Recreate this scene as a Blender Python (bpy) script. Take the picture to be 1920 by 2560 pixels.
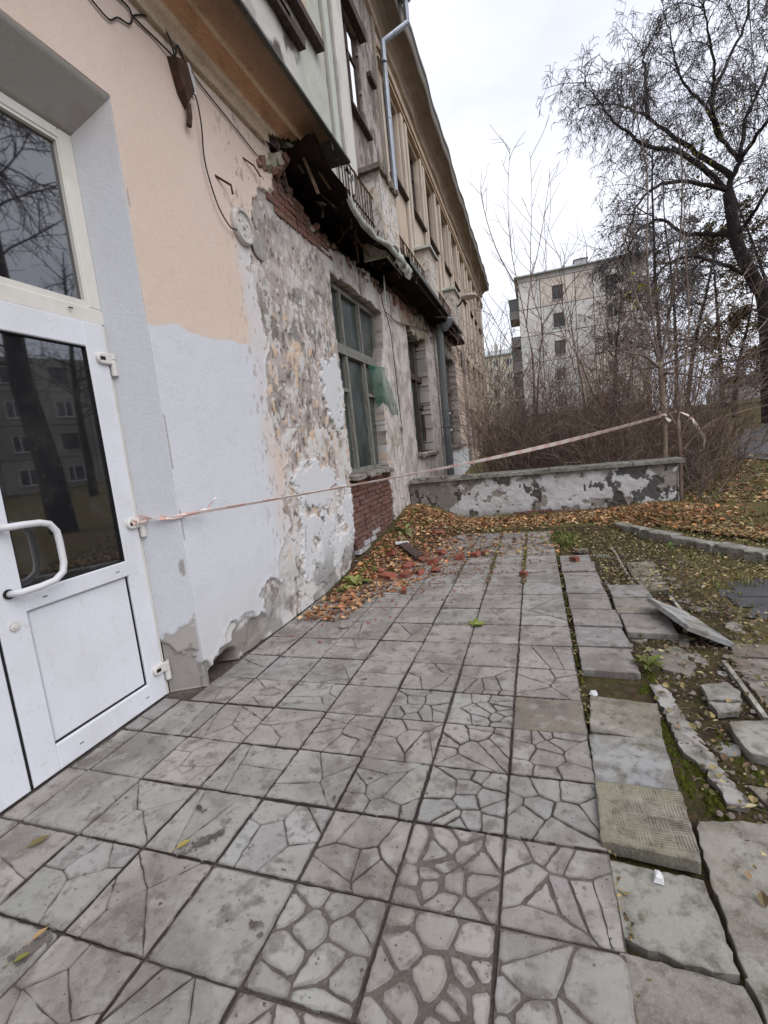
import bpy, math, random
import numpy as np
from mathutils import Vector, Matrix

# ------------------------------------------------------------------ scene, camera, sky, sun, exposure
for o in list(bpy.data.objects):
    bpy.data.objects.remove(o)
scn = bpy.context.scene
COL = scn.collection
R = math.radians

cam_d = bpy.data.cameras.new('camera')
cam_d.sensor_fit = 'VERTICAL'
cam_d.sensor_height = 36.0
cam_d.sensor_width = 27.0
cam_d.lens = 16.379
cam_d.clip_start = 0.05
cam_d.clip_end = 2000
cam = bpy.data.objects.new('camera', cam_d)
COL.objects.link(cam)
def cam_matrix(pitch, roll, yaw, loc):
    cy, sy, cp, sp = math.cos(yaw), math.sin(yaw), math.cos(pitch), math.sin(pitch)
    fwd = Vector((sy*cp, cy*cp, -sp)); rt = Vector((cy, -sy, 0)); up = rt.cross(fwd)
    r2 = rt*math.cos(roll) + up*math.sin(roll); u2 = up*math.cos(roll) - rt*math.sin(roll)
    m = Matrix((r2, u2, -fwd)).transposed().to_4x4()
    m.translation = loc
    return m
cam.matrix_world = cam_matrix(0.13591573, -0.10403727, -0.32341275, Vector((0, 0, 1.68)))
scn.camera = cam

SUN_EL, SUN_AZ = 48.0, 118.0      # direction the light comes from: azimuth from +Y towards +X
w = bpy.data.worlds.new('World'); scn.world = w; w.use_nodes = True
nt = w.node_tree; N = nt.nodes; LK = nt.links; N.clear()
out = N.new('ShaderNodeOutputWorld')
sky = N.new('ShaderNodeTexSky'); sky.sky_type = 'NISHITA'; sky.sun_disc = False
sky.sun_elevation = R(SUN_EL); sky.sun_rotation = R(SUN_AZ); sky.dust_density = 3.0
b1 = N.new('ShaderNodeBackground'); b1.inputs[1].default_value = 0.10
LK.new(sky.outputs[0], b1.inputs[0])
tc = N.new('ShaderNodeTexCoord'); mp = N.new('ShaderNodeMapping')
mp.inputs['Scale'].default_value = (1.0, 1.0, 1.9)
LK.new(tc.outputs['Generated'], mp.inputs[0])
nz = N.new('ShaderNodeTexNoise'); nz.inputs['Scale'].default_value = 2.1; nz.inputs['Detail'].default_value = 5
nz.inputs['Roughness'].default_value = 0.5; nz.inputs['Distortion'].default_value = 0.5
LK.new(mp.outputs[0], nz.inputs['Vector'])
cr = N.new('ShaderNodeValToRGB')
cr.color_ramp.elements[0].position = 0.36; cr.color_ramp.elements[0].color = (0.69, 0.72, 0.86, 1)
cr.color_ramp.elements[1].position = 0.62; cr.color_ramp.elements[1].color = (0.95, 0.97, 1.03, 1)
LK.new(nz.outputs['Fac'], cr.inputs[0])
b2 = N.new('ShaderNodeBackground'); b2.inputs[1].default_value = 1.0
LK.new(cr.outputs[0], b2.inputs[0])
mx = N.new('ShaderNodeMixShader'); mx.inputs[0].default_value = 0.9
LK.new(b1.outputs[0], mx.inputs[1]); LK.new(b2.outputs[0], mx.inputs[2]); LK.new(mx.outputs[0], out.inputs[0])

sun_d = bpy.data.lights.new('sun', 'SUN'); sun_d.energy = 1.3; sun_d.angle = R(50); sun_d.color = (1, 0.97, 0.93)
sun = bpy.data.objects.new('sun', sun_d); COL.objects.link(sun)
_d = Vector((math.sin(R(SUN_AZ))*math.cos(R(SUN_EL)), math.cos(R(SUN_AZ))*math.cos(R(SUN_EL)), math.sin(R(SUN_EL))))
sun.rotation_euler = _d.to_track_quat('Z', 'Y').to_euler()
sun.location = _d*60

scn.view_settings.view_transform = 'Standard'
scn.view_settings.look = 'None'
scn.view_settings.exposure = 0.42
scn.view_settings.gamma = 1
scn.view_settings.use_curve_mapping = False
scn.cycles.max_bounces = 5
scn.cycles.diffuse_bounces = 3
scn.cycles.glossy_bounces = 2
scn.cycles.transparent_max_bounces = 6

rnd = random.Random(7)
rs = np.random.RandomState(11)

# ------------------------------------------------------------------ helpers
WO = {}
def wo(o):
    return WO.get(o.name, Vector((0, 0, 0))) if o else Vector((0, 0, 0))
def tag(o, label=None, cat=None, group=None, kind=None):
    if label: o['label'] = label
    if cat: o['category'] = cat
    if group: o['group'] = group
    if kind: o['kind'] = kind
    return o
def empty(name, loc, label=None, cat=None, group=None, kind=None):
    o = bpy.data.objects.new(name, None); COL.objects.link(o)
    o.empty_display_size = 0.2
    o.location = loc; WO[o.name] = Vector(loc)
    return tag(o, label, cat, group, kind)
def link(name, me, m, parent=None):
    """an object whose mesh is in world coordinates"""
    o = bpy.data.objects.new(name, me); COL.objects.link(o)
    if m is not None and not me.materials: me.materials.append(m)
    if parent is not None:
        o.parent = parent; o.location = -wo(parent)
    WO[o.name] = Vector((0, 0, 0))
    return o
def place(name, me, loc, rot=(0, 0, 0), scale=(1, 1, 1), parent=None, m=None):
    """an object with a shared local mesh"""
    o = bpy.data.objects.new(name, me); COL.objects.link(o)
    if m is not None and not me.materials: me.materials.append(m)
    if parent is not None: o.parent = parent
    o.location = Vector(loc) - wo(parent); o.rotation_euler = rot; o.scale = scale
    WO[o.name] = Vector(loc)
    return o

def nrm(v):
    v = np.asarray(v, float); l = np.linalg.norm(v)
    return v/l if l > 1e-9 else np.array([0, 0, 1.0])

class MB:
    def __init__(s):
        s.v = []; s.f = []; s.c = []; s.cur = None
    def add(s, vs, fs, col=None):
        b = len(s.v)
        s.v += [tuple(map(float, p)) for p in vs]
        s.f += [tuple(b+i for i in f) for f in fs]
        c = col if col is not None else (s.cur or (1, 1, 1))
        s.c += [tuple(c)+(1,)]*len(vs)
        return s
    def box(s, x0, x1, y0, y1, z0, z1, col=None):
        return s.add([(x0,y0,z0),(x1,y0,z0),(x1,y1,z0),(x0,y1,z0),(x0,y0,z1),(x1,y0,z1),(x1,y1,z1),(x0,y1,z1)],
              [(0,3,2,1),(4,5,6,7),(0,1,5,4),(1,2,6,5),(2,3,7,6),(3,0,4,7)], col)
    def obox(s, c, ax, ay, az, col=None):
        """oriented box: centre and three half-axis vectors"""
        c = np.array(c, float); ax = np.array(ax, float); ay = np.array(ay, float); az = np.array(az, float)
        vs = [c+i*ax+j*ay+k*az for k in (-1,1) for j in (-1,1) for i in (-1,1)]
        return s.add(vs, [(0,2,3,1),(4,5,7,6),(0,1,5,4),(1,3,7,5),(3,2,6,7),(2,0,4,6)], col)
    def prism(s, poly, z0, z1, col=None, bevel=0.0):
        """polygon in xy (ccw), optional small bevel at the top"""
        n = len(poly)
        vs = [(p[0], p[1], z0) for p in poly]
        if bevel > 0:
            cx = sum(p[0] for p in poly)/n; cy = sum(p[1] for p in poly)/n
            vs += [(p[0], p[1], z1-bevel) for p in poly]
            for p in poly:
                d = math.hypot(p[0]-cx, p[1]-cy)+1e-6; k = max(0.3, 1-bevel*1.3/d)
                vs.append((cx+(p[0]-cx)*k, cy+(p[1]-cy)*k, z1))
            fs = [(i, (i+1)%n, n+(i+1)%n, n+i) for i in range(n)] + [(n+i, n+(i+1)%n, 2*n+(i+1)%n, 2*n+i) for i in range(n)]
            fs.append(tuple(range(2*n, 3*n)))
        else:
            vs += [(p[0], p[1], z1) for p in poly]
            fs = [(i, (i+1)%n, n+(i+1)%n, n+i) for i in range(n)]; fs.append(tuple(range(n, 2*n)))
        fs.append(tuple(range(n-1, -1, -1)))
        return s.add(vs, fs, col)
    def chip(s, poly, z0, z1, col, bevel=.003, rim=.012, dirt=.5):
        """flat stone with a worn, dirt-stained rim"""
        n = len(poly); cx = sum(p[0] for p in poly)/n; cy = sum(p[1] for p in poly)/n
        vs = [(p[0], p[1], z0) for p in poly]+[(p[0], p[1], z1-bevel) for p in poly]
        for r_ in (bevel*1.2, rim):
            for p in poly:
                d = math.hypot(p[0]-cx, p[1]-cy)+1e-6; k = max(.35, 1-r_/d); vs.append((cx+(p[0]-cx)*k, cy+(p[1]-cy)*k, z1))
        fs = []
        for q in range(3): fs += [(q*n+i, q*n+(i+1)%n, (q+1)*n+(i+1)%n, (q+1)*n+i) for i in range(n)]
        fs.append(tuple(range(3*n, 4*n)))
        b = len(s.v); s.add(vs, fs, col)
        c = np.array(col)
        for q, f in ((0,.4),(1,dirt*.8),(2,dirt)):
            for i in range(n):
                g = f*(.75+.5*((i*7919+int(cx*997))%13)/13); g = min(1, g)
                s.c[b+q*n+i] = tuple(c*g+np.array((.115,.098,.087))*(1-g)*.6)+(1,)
        return s
    def tube(s, pts, rad, sides=6, col=None, cap=True):
        pts = [np.array(p, float) for p in pts]; n = len(pts)
        if not hasattr(rad, '__len__'): rad = [rad]*n
        t0 = nrm(pts[1]-pts[0])
        ref = np.array([0, 0, 1.0]) if abs(t0[2]) < 0.9 else np.array([1.0, 0, 0])
        nv = nrm(np.cross(t0, ref)); vs = []
        for i in range(n):
            t = nrm(pts[min(i+1, n-1)]-pts[max(i-1, 0)])
            nv = nrm(nv-t*np.dot(nv, t)); bv = np.cross(t, nv)
            for k in range(sides):
                a = 2*math.pi*k/sides
                vs.append(pts[i]+(nv*math.cos(a)+bv*math.sin(a))*rad[i])
        fs = [(i*sides+k, i*sides+(k+1)%sides, (i+1)*sides+(k+1)%sides, (i+1)*sides+k) for i in range(n-1) for k in range(sides)]
        if cap and sides > 2:
            fs.append(tuple(range(sides-1, -1, -1))); fs.append(tuple(range((n-1)*sides, n*sides)))
        return s.add(vs, fs, col)
    def lathe(s, c, prof, axis=(0,0,1), n=20, col=None):
        """profile of (radius, height) pairs round an axis through c"""
        ax = nrm(axis); ref = np.array([1.0,0,0]) if abs(ax[0]) < 0.9 else np.array([0,1.0,0])
        u = nrm(np.cross(ax, ref)); v = np.cross(ax, u); vs = []
        for r, h in prof:
            for k in range(n):
                a = 2*math.pi*k/n
                vs.append(np.array(c)+ax*h+(u*math.cos(a)+v*math.sin(a))*r)
        m = len(prof)
        fs = [(i*n+k, i*n+(k+1)%n, (i+1)*n+(k+1)%n, (i+1)*n+k) for i in range(m-1) for k in range(n)]
        fs.append(tuple(range(n-1,-1,-1))); fs.append(tuple(range((m-1)*n, m*n)))
        return s.add(vs, fs, col)
    def sweep_y(s, prof, ys, col=None):
        """profile of (x, z) swept along Y through the stations ys"""
        m = len(prof); vs = [(x, y, z) for y in ys for x, z in prof]
        fs = [(j*m+i, (j+1)*m+i, (j+1)*m+i+1, j*m+i+1) for j in range(len(ys)-1) for i in range(m-1)]
        return s.add(vs, fs, col)
    def twig(s, pts, r0, r1, col=None):
        """thin three-sided shoot, built in bulk when the mesh is made"""
        if not hasattr(s, 'tw'): s.tw = []
        s.tw.append((pts, r0, r1, col or (1, 1, 1)))
    def flush(s):
        by = {}
        for t in getattr(s, 'tw', []): by.setdefault(len(t[0]), []).append(t)
        for n, L in by.items():
            P = np.array([t[0] for t in L], float); B = len(L)
            T = np.empty_like(P); T[:,1:-1] = P[:,2:]-P[:,:-2]; T[:,0] = P[:,1]-P[:,0]; T[:,-1] = P[:,-1]-P[:,-2]
            T /= np.linalg.norm(T, axis=2, keepdims=True)+1e-9
            ref = np.array((.31,.52,.17)); U = np.cross(T, ref); U /= np.linalg.norm(U, axis=2, keepdims=True)+1e-9; V = np.cross(T, U)
            k = np.linspace(0, 1, n)[None,:]; rad = (np.array([t[1] for t in L])[:,None]*(1-k)+np.array([t[2] for t in L])[:,None]*k)[...,None]
            ring = np.stack([P+(U*math.cos(2.0944*j)+V*math.sin(2.0944*j))*rad for j in range(3)], 2)
            b0 = len(s.v); vs = ring.reshape(-1,3); s.v += vs.tolist()
            s.c += [t[3]+(1,) for t in L for _ in range(n*3)]
            q = np.arange(B)[:,None,None]*(n*3)+np.arange(n-1)[None,:,None]*3+np.arange(3)[None,None,:]; q2 = np.arange(B)[:,None,None]*(n*3)+np.arange(n-1)[None,:,None]*3+((np.arange(3)+1)%3)[None,None,:]
            s.f += (np.stack([q,q2,q2+3,q+3],-1).reshape(-1,4)+b0).tolist()
        s.tw = []
    def mesh(s, name, smooth=False):
        s.flush()
        me = bpy.data.meshes.new(name); me.from_pydata(s.v, [], s.f); me.update()
        a = me.color_attributes.new('Col', 'FLOAT_COLOR', 'POINT')
        a.data.foreach_set('color', np.array(s.c, np.float32).ravel())
        if smooth: me.polygons.foreach_set('use_smooth', [True]*len(me.polygons))
        return me
    def build(s, name, m, parent=None, smooth=False):
        return link(name, s.mesh(name, smooth), m, parent)

# numpy value noise
def vnoise(x, y, seed=0):
    xi = np.floor(x).astype(np.int64); yi = np.floor(y).astype(np.int64)
    xf = x-xi; yf = y-yi
    def h(a, b):
        n = (a*374761393 + b*668265263 + seed*982451653) & 0xffffffff
        n = ((n ^ (n >> 13))*1274126177) & 0xffffffff
        return ((n ^ (n >> 16)) & 0xffff)/65535.0
    u = xf*xf*(3-2*xf); v = yf*yf*(3-2*yf)
    a = h(xi, yi)*(1-u)+h(xi+1, yi)*u; b = h(xi, yi+1)*(1-u)+h(xi+1, yi+1)*u
    return a*(1-v)+b*v
def fbm(x, y, sc, octv=4, seed=0, gain=0.55):
    t = 0; a = 1.0; s = 0
    for i in range(octv):
        t = t+a*vnoise(x*sc+17.3*i, y*sc-9.1*i, seed+i*31); s += a; a *= gain; sc *= 2.03
    return t/s
def sstep(a, b, x):
    t = np.clip((x-a)/(b-a), 0, 1); return t*t*(3-2*t)
def sdpoly(px, py, poly):
    """signed distance to polygon, negative inside"""
    P = np.array(poly, float); d = np.full(px.shape, 1e9); ins = np.zeros(px.shape, bool); n = len(P)
    for i in range(n):
        ax, ay = P[i]; bx, by = P[(i+1)%n]
        ex, ey = bx-ax, by-ay; t = np.clip(((px-ax)*ex+(py-ay)*ey)/(ex*ex+ey*ey+1e-12), 0, 1)
        d = np.minimum(d, np.hypot(px-ax-ex*t, py-ay-ey*t))
        c = ((ay > py) != (by > py)) & (px < (bx-ax)*(py-ay)/(by-ay+1e-12)+ax)
        ins ^= c
    return np.where(ins, -d, d)
def mixc(c, col, m):
    return c*(1-m[..., None])+np.array(col)*m[..., None]

def grid_wall(name, u0, u1, v0, v1, step, fn, hole, to3d, m, parent, depth=0.25, backcol=(.30,.27,.24), smooth=True):
    """plastered wall sheet: relief and paint from fn(U,V) -> (disp, col); cells where hole(U,V) is true are left out and
    the edges of those openings run back into the wall by depth"""
    nu = int(round((u1-u0)/step)); nv = int(round((v1-v0)/step))
    us = np.linspace(u0, u1, nu+1); vs_ = np.linspace(v0, v1, nv+1)
    U, V = np.meshgrid(us, vs_, indexing='ij')
    disp, col = fn(U, V)
    cu = (us[:-1]+us[1:])/2; cv = (vs_[:-1]+vs_[1:])/2
    CU, CV = np.meshgrid(cu, cv, indexing='ij')
    keep = ~hole(CU, CV)
    front = to3d(U, V, disp).reshape(-1, 3); back = to3d(U, V, np.zeros_like(disp)-depth).reshape(-1, 3)
    idx = np.arange((nu+1)*(nv+1)).reshape(nu+1, nv+1); NV = idx.size
    a = idx[:-1,:-1][keep]; b = idx[1:,:-1][keep]; c = idx[1:,1:][keep]; d = idx[:-1,1:][keep]
    F = [np.stack([a,b,c,d],1)]
    K = np.zeros((nu+2, nv+2), bool); K[1:-1,1:-1] = keep
    i, j = np.nonzero(keep)
    def side(di, dj, p, q):
        s = ~K[i+1+di, j+1+dj]
        if di or dj:
            P = idx[i[s]+p[0], j[s]+p[1]]; Q = idx[i[s]+q[0], j[s]+q[1]]
            F.append(np.stack([Q, P, P+NV, Q+NV], 1))
    side(0,-1,(0,0),(1,0)); side(1,0,(1,0),(1,1)); side(0,1,(1,1),(0,1)); side(-1,0,(0,1),(0,0))
    F = np.concatenate(F)
    A = np.concatenate([front, back]); CC = np.concatenate([col.reshape(-1,3), np.tile(np.array(backcol), (NV,1))])
    used = np.unique(F); rem = np.zeros(2*NV, np.int64); rem[used] = np.arange(len(used)); F = rem[F]; A = A[used]; CC = CC[used]
    me = bpy.data.meshes.new(name)
    me.vertices.add(len(A)); me.vertices.foreach_set('co', A.astype(np.float32).ravel())
    me.loops.add(F.size); me.loops.foreach_set('vertex_index', F.astype(np.int32).ravel())
    me.polygons.add(len(F)); me.polygons.foreach_set('loop_start', np.arange(0, F.size, 4, dtype=np.int32))
    try: me.polygons.foreach_set('loop_total', np.full(len(F), 4, np.int32))
    except Exception: pass
    me.update(calc_edges=True); me.validate()
    at = me.color_attributes.new('Col', 'FLOAT_COLOR', 'POINT')
    at.data.foreach_set('color', np.concatenate([CC, np.ones((len(CC),1))], 1).astype(np.float32).ravel())
    sm = np.zeros(len(F), bool); sm[:len(a)] = smooth
    me.polygons.foreach_set('use_smooth', sm)
    return link(name, me, m, parent)

# ------------------------------------------------------------------ materials
MATS = {}
def mat(name, col=(.5,.5,.5), rough=.85, layers=(), bump=None, spec=.25, metal=0.0, attr=False, tint=0.0, ior=None):
    """layers: (scale, detail, lo, hi, colour, amount[, stretch]); bump: (scale, strength, detail)"""
    m = bpy.data.materials.new(name); m.use_nodes = True
    t = m.node_tree; n = t.nodes; l = t.links; bs = n['Principled BSDF']
    geo = n.new('ShaderNodeNewGeometry')
    if attr:
        a = n.new('ShaderNodeAttribute'); a.attribute_name = 'Col'; cur = a.outputs['Color']
    else:
        rgb = n.new('ShaderNodeRGB'); rgb.outputs[0].default_value = tuple(col)+(1,); cur = rgb.outputs[0]
    def noise(scale, detail, stretch=None, rough_=.6):
        z = n.new('ShaderNodeTexNoise'); z.inputs['Scale'].default_value = scale; z.inputs['Detail'].default_value = detail
        z.inputs['Roughness'].default_value = rough_
        if stretch:
            q = n.new('ShaderNodeMapping'); q.inputs['Scale'].default_value = stretch
            l.new(geo.outputs['Position'], q.inputs[0]); l.new(q.outputs[0], z.inputs['Vector'])
        else: l.new(geo.outputs['Position'], z.inputs['Vector'])
        return z.outputs['Fac']
    for L in layers:
        sc, de, lo, hi, c2, am = L[:6]
        f = noise(sc, de, L[6] if len(L) > 6 else None)
        mr = n.new('ShaderNodeMapRange'); mr.inputs[1].default_value = lo; mr.inputs[2].default_value = hi
        mr.inputs[3].default_value = 0; mr.inputs[4].default_value = am
        l.new(f, mr.inputs[0])
        mixn = n.new('ShaderNodeMix'); mixn.data_type = 'RGBA'
        l.new(mr.outputs[0], mixn.inputs[0]); l.new(cur, mixn.inputs[6]); mixn.inputs[7].default_value = tuple(c2)+(1,)
        cur = mixn.outputs[2]
    if tint:
        oi = n.new('ShaderNodeObjectInfo'); hs = n.new('ShaderNodeHueSaturation')
        mr = n.new('ShaderNodeMapRange'); mr.inputs[3].default_value = 1-tint; mr.inputs[4].default_value = 1+tint
        l.new(oi.outputs['Random'], mr.inputs[0]); l.new(mr.outputs[0], hs.inputs['Value']); l.new(cur, hs.inputs['Color'])
        cur = hs.outputs[0]
    l.new(cur, bs.inputs['Base Color'])
    bs.inputs['Roughness'].default_value = rough
    bs.inputs['Specular IOR Level'].default_value = spec
    bs.inputs['Metallic'].default_value = metal
    if ior: bs.inputs['IOR'].default_value = ior
    if bump:
        f = noise(bump[0], bump[2], None, .65)
        bn = n.new('ShaderNodeBump'); bn.inputs['Strength'].default_value = bump[1]; bn.inputs['Distance'].default_value = bump[3] if len(bump) > 3 else .01
        l.new(f, bn.inputs['Height']); l.new(bn.outputs[0], bs.inputs['Normal'])
    MATS[name] = m
    return m

WALLM = mat('painted_plaster', attr=True, rough=.9, spec=.12, layers=[(9,6,.52,.75,(.30,.27,.24),.10),(60,3,.5,.8,(.2,.17,.15),.16)], bump=(45,.35,6))
STONE = mat('paver_stone', attr=True, rough=.8, spec=.22, layers=[(1.1,4,.42,.62,(.345,.315,.295),.35),(1.7,7,.51,.60,(.125,.108,.096),.55),(5.5,7,.56,.62,(.105,.09,.08),.5),(2.6,6,.46,.66,(.165,.145,.13),.6),(11,7,.53,.66,(.115,.099,.088),.6),(30,6,.56,.68,(.10,.087,.078),.5),(120,3,.5,.75,(.31,.30,.28),.45),(8,6,.56,.64,(.37,.37,.355),.35),(45,3,.66,.70,(.045,.038,.034),.8)], bump=(70,.3,6,.006))
MORTAR = mat('paver_mortar', (.078,.064,.057), rough=.92, spec=.15, layers=[(5,6,.46,.66,(.165,.146,.132),.85),(60,4,.45,.7,(.045,.038,.032),.7)], bump=(60,.6,6,.01))
SLAB = mat('bare_concrete', attr=True, rough=.88, spec=.2, layers=[(2.2,5,.45,.60,(.40,.385,.35),.55),(4.5,7,.44,.62,(.12,.105,.078),.72),(16,7,.50,.66,(.085,.075,.055),.65),(110,3,.5,.75,(.36,.35,.33),.45),(9,5,.60,.68,(.07,.075,.03),.6)], bump=(48,.5,7,.01))
FILL = mat('muddy_joint_fill', (.135,.115,.102), rough=.9, spec=.2, layers=[(6,6,.42,.62,(.09,.076,.068),.8),(30,5,.5,.68,(.19,.168,.152),.6),(80,4,.5,.7,(.06,.05,.043),.5)], bump=(55,.6,6,.01))
FILLD = mat('shaded_crack_fill', (.062,.051,.045), rough=.92, spec=.15, layers=[(12,6,.48,.66,(.12,.104,.093),.8)], bump=(55,.6,6,.01))  # darker joint fill; the depth shade of narrow cracks is in its colour
SOIL = mat('damp_soil', (.055,.04,.028), rough=.95, spec=.1, layers=[(3,5,.42,.62,(.075,.085,.02),.75),(14,6,.45,.65,(.12,.085,.045),.8),(70,4,.5,.7,(.02,.015,.01),.7)], bump=(30,.9,7,.03))
MOSSM = mat('moss', (.065,.078,.012), rough=.95, spec=.1, layers=[(25,5,.4,.65,(.05,.055,.012),.8),(90,4,.5,.7,(.16,.17,.03),.6)], bump=(90,.9,5,.02))
GROUNDM = mat('leafy_ground', (.115,.095,.045), rough=.95, spec=.08, layers=[(.35,4,.4,.62,(.085,.095,.03),.85),(2.2,6,.45,.62,(.16,.105,.05),.75),(9,6,.45,.65,(.06,.05,.025),.8),(45,3,.5,.65,(.24,.19,.09),.6)], bump=(14,.8,7,.05))
ASPH = mat('wet_asphalt', (.06,.058,.062), rough=.45, spec=.4, layers=[(3,5,.45,.65,(.035,.033,.035),.8),(60,4,.5,.7,(.11,.1,.1),.6)], bump=(60,.5,5,.01))
LEAFM = mat('fallen_leaf', attr=True, rough=.7, spec=.25)
PLANTM = mat('green_leaf', attr=True, rough=.6, spec=.3)
BRICKM = mat('old_brick', attr=True, rough=.92, spec=.12, layers=[(7,6,.42,.66,(.115,.075,.06),.75),(22,5,.5,.68,(.33,.27,.24),.5),(55,4,.5,.7,(.07,.045,.04),.5)], bump=(50,.7,6,.012))
BMORTAR = mat('brick_mortar', (.20,.17,.15), rough=.95, spec=.1, layers=[(10,5,.4,.7,(.07,.055,.05),.8)], bump=(60,.8,5,.015))
PVC = mat('white_plastic_frame', (.68,.695,.75), rough=.38, spec=.45, layers=[(2.2,6,.45,.75,(.56,.56,.56),.5),(5,6,.55,.78,(.52,.50,.47),.25,(2,2,.6)),(40,5,.58,.72,(.36,.33,.29),.3)])
PVCY = mat('yellowed_plastic_frame', (.66,.64,.60), rough=.4, spec=.4, layers=[(3,5,.45,.7,(.52,.48,.40),.5)])
HINGEM = mat('hinge_paint', (.62,.60,.58), rough=.4, spec=.45, layers=[(30,4,.5,.7,(.32,.27,.23),.5)])
GASKET = mat('black_gasket', (.012,.012,.014), rough=.6)
DGLASS = mat('dark_door_glass', (.014,.014,.016), rough=.025, spec=.5, ior=2.45, layers=[(3,6,.5,.75,(.06,.06,.06),.5),(40,4,.62,.75,(.12,.12,.12),.35)])
WGLASS = mat('dusty_window_glass', (.030,.042,.040), rough=.22, spec=.5, ior=1.6, layers=[(2.5,6,.42,.7,(.10,.125,.115),.6),(14,5,.5,.7,(.05,.06,.05),.7)])
WOODG = mat('weathered_window_paint', (.20,.205,.185), rough=.85, layers=[(14,6,.45,.62,(.11,.085,.07),.85,(3,3,.35)),(60,4,.5,.7,(.42,.42,.38),.5)], bump=(60,.5,5,.008))
WOODD = mat('dark_old_wood', (.065,.045,.038), rough=.88, layers=[(10,5,.45,.65,(.13,.10,.09),.7,(3,3,.4)),(60,4,.5,.7,(.02,.015,.012),.6)], bump=(60,.6,5,.01))
DARKM = mat('unlit_void', (.020,.015,.014), rough=.97, spec=.05, layers=[(4,5,.45,.7,(.045,.03,.028),.8)], bump=(12,.8,5,.03))  # near-black colour puts the shade of unlit cavities into the surface
CORN = mat('cornice_plaster', attr=True, rough=.9, spec=.12, layers=[(6,6,.48,.68,(.20,.125,.085),.5,(1,.5,1)),(45,5,.5,.72,(.12,.08,.06),.45)], bump=(40,.5,6,.012))
TIN = mat('grey_tin', (.10,.105,.10), rough=.6, spec=.3, metal=.25, layers=[(5,6,.45,.65,(.05,.042,.038),.8),(30,5,.5,.7,(.17,.165,.15),.6)], bump=(25,.3,5,.01))
TINW = mat('pale_torn_tin', (.50,.53,.50), rough=.6, spec=.3, layers=[(4,6,.45,.68,(.25,.25,.21),.7),(26,5,.52,.7,(.16,.13,.10),.6)], bump=(20,.4,5,.015))
ZINC = mat('zinc_pipe', (.30,.335,.39), rough=.42, spec=.5, metal=.45, layers=[(4,6,.5,.72,(.14,.14,.15),.6,(2,2,.6)),(26,5,.55,.7,(.18,.13,.10),.5)])
PIPEG = mat('grey_painted_pipe', (.13,.15,.155), rough=.55, spec=.4, layers=[(3,5,.45,.65,(.21,.23,.24),.6,(2,2,.4)),(26,5,.55,.7,(.06,.045,.035),.6)])
IRON = mat('rusty_iron', (.055,.032,.024), rough=.85, layers=[(20,5,.45,.7,(.13,.065,.04),.6)], bump=(80,.5,4,.004))
CABLE = mat('black_cable', (.022,.020,.020), rough=.6)
BARKD = mat('dark_bark', (.030,.024,.024), rough=.95, spec=.1, layers=[(6,6,.45,.65,(.062,.052,.048),.7,(3,3,.6))], bump=(20,.9,6,.03))
TWIGD = mat('dark_twigs', (.10,.088,.088), rough=.95, spec=.1)
BARKL = mat('smooth_sapling_bark', (.27,.21,.155), rough=.85, spec=.2, layers=[(8,6,.45,.65,(.10,.075,.055),.7,(2,2,1)),(50,4,.5,.7,(.28,.24,.19),.5)], bump=(50,.5,5,.006))
TWIGL = mat('grey_sapling_twigs', (.24,.20,.17), rough=.85, spec=.2, layers=[(3,3,.4,.65,(.085,.06,.052),.8)])
TWIGR = mat('reddish_shrub_twigs', (.20,.14,.115), rough=.9, spec=.15, layers=[(1.5,4,.4,.62,(.27,.21,.155),.8),(5,3,.45,.6,(.085,.055,.048),.6)])
TAPE = mat('plastic_tape', attr=True, rough=.4, spec=.4)
APTM = mat('panel_plaster', attr=True, rough=.9, spec=.12, layers=[(.35,5,.42,.65,(.36,.345,.31),.45),(2.5,6,.48,.7,(.30,.275,.25),.35),(12,5,.5,.72,(.55,.53,.50),.3)])
SEAM = mat('panel_seam', (.16,.145,.13), rough=.95)
AGLASS = mat('flat_window_glass', (.035,.04,.045), rough=.08, spec=.5, ior=1.6, layers=[(.9,2,.45,.55,(.12,.115,.11),.6)])
ROOFM = mat('sheet_roof', (.42,.45,.45), rough=.5, spec=.4, layers=[(2,5,.45,.7,(.25,.24,.23),.6)])
WHITEP = mat('white_paint', (.62,.62,.64), rough=.5, spec=.3)

# ------------------------------------------------------------------ ground
def gz(x, y):
    x = np.asarray(x, float); y = np.asarray(y, float)
    z = -0.055+0.0*x
    z = z+0.33*sstep(4.2, 8.6, y)*sstep(-1.25, -2.35, x)*(1-sstep(9.4, 11, y))
    z = z+0.035*sstep(3.0, 3.6, y)*sstep(-2.36, -2.5, x)
    z = z+0.17*sstep(7.7, 9.1, y)*(1-sstep(10, 13, y)*.5)*(1-sstep(2.6, 5, x)*.6)
    z = z+0.12*np.exp(-((x-1.9)/.7)**2-((y-8.9)/.45)**2)
    z = z+np.clip(.075*(y-12), 0, 2.6)
    near = np.exp(-((y-4)/9.0)**2)
    z = z+near*(fbm(x, y, 2.1, 3, 5)-.5)*.05*sstep(.5, .8, x)+near*(fbm(x, y, 9, 2, 6)-.5)*.02*sstep(.4, .7, x)
    z = z+sstep(9.5, 14, y)*(fbm(x, y, .5, 3, 8)-.5)*.25
    return z
_lx = np.arange(-4, 34, .06); _ly = np.arange(-1, 62, .06)
_LZ = gz(*np.meshgrid(_lx, _ly, indexing='ij'))
def gz1(x, y):
    i = (x+4)/.06; j = (y+1)/.06; i0 = min(max(int(i), 0), len(_lx)-2); j0 = min(max(int(j), 0), len(_ly)-2)
    f = min(max(i-i0, 0), 1); g = min(max(j-j0, 0), 1)
    return float((_LZ[i0,j0]*(1-f)+_LZ[i0+1,j0]*f)*(1-g)+(_LZ[i0,j0+1]*(1-f)+_LZ[i0+1,j0+1]*f)*g)
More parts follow.
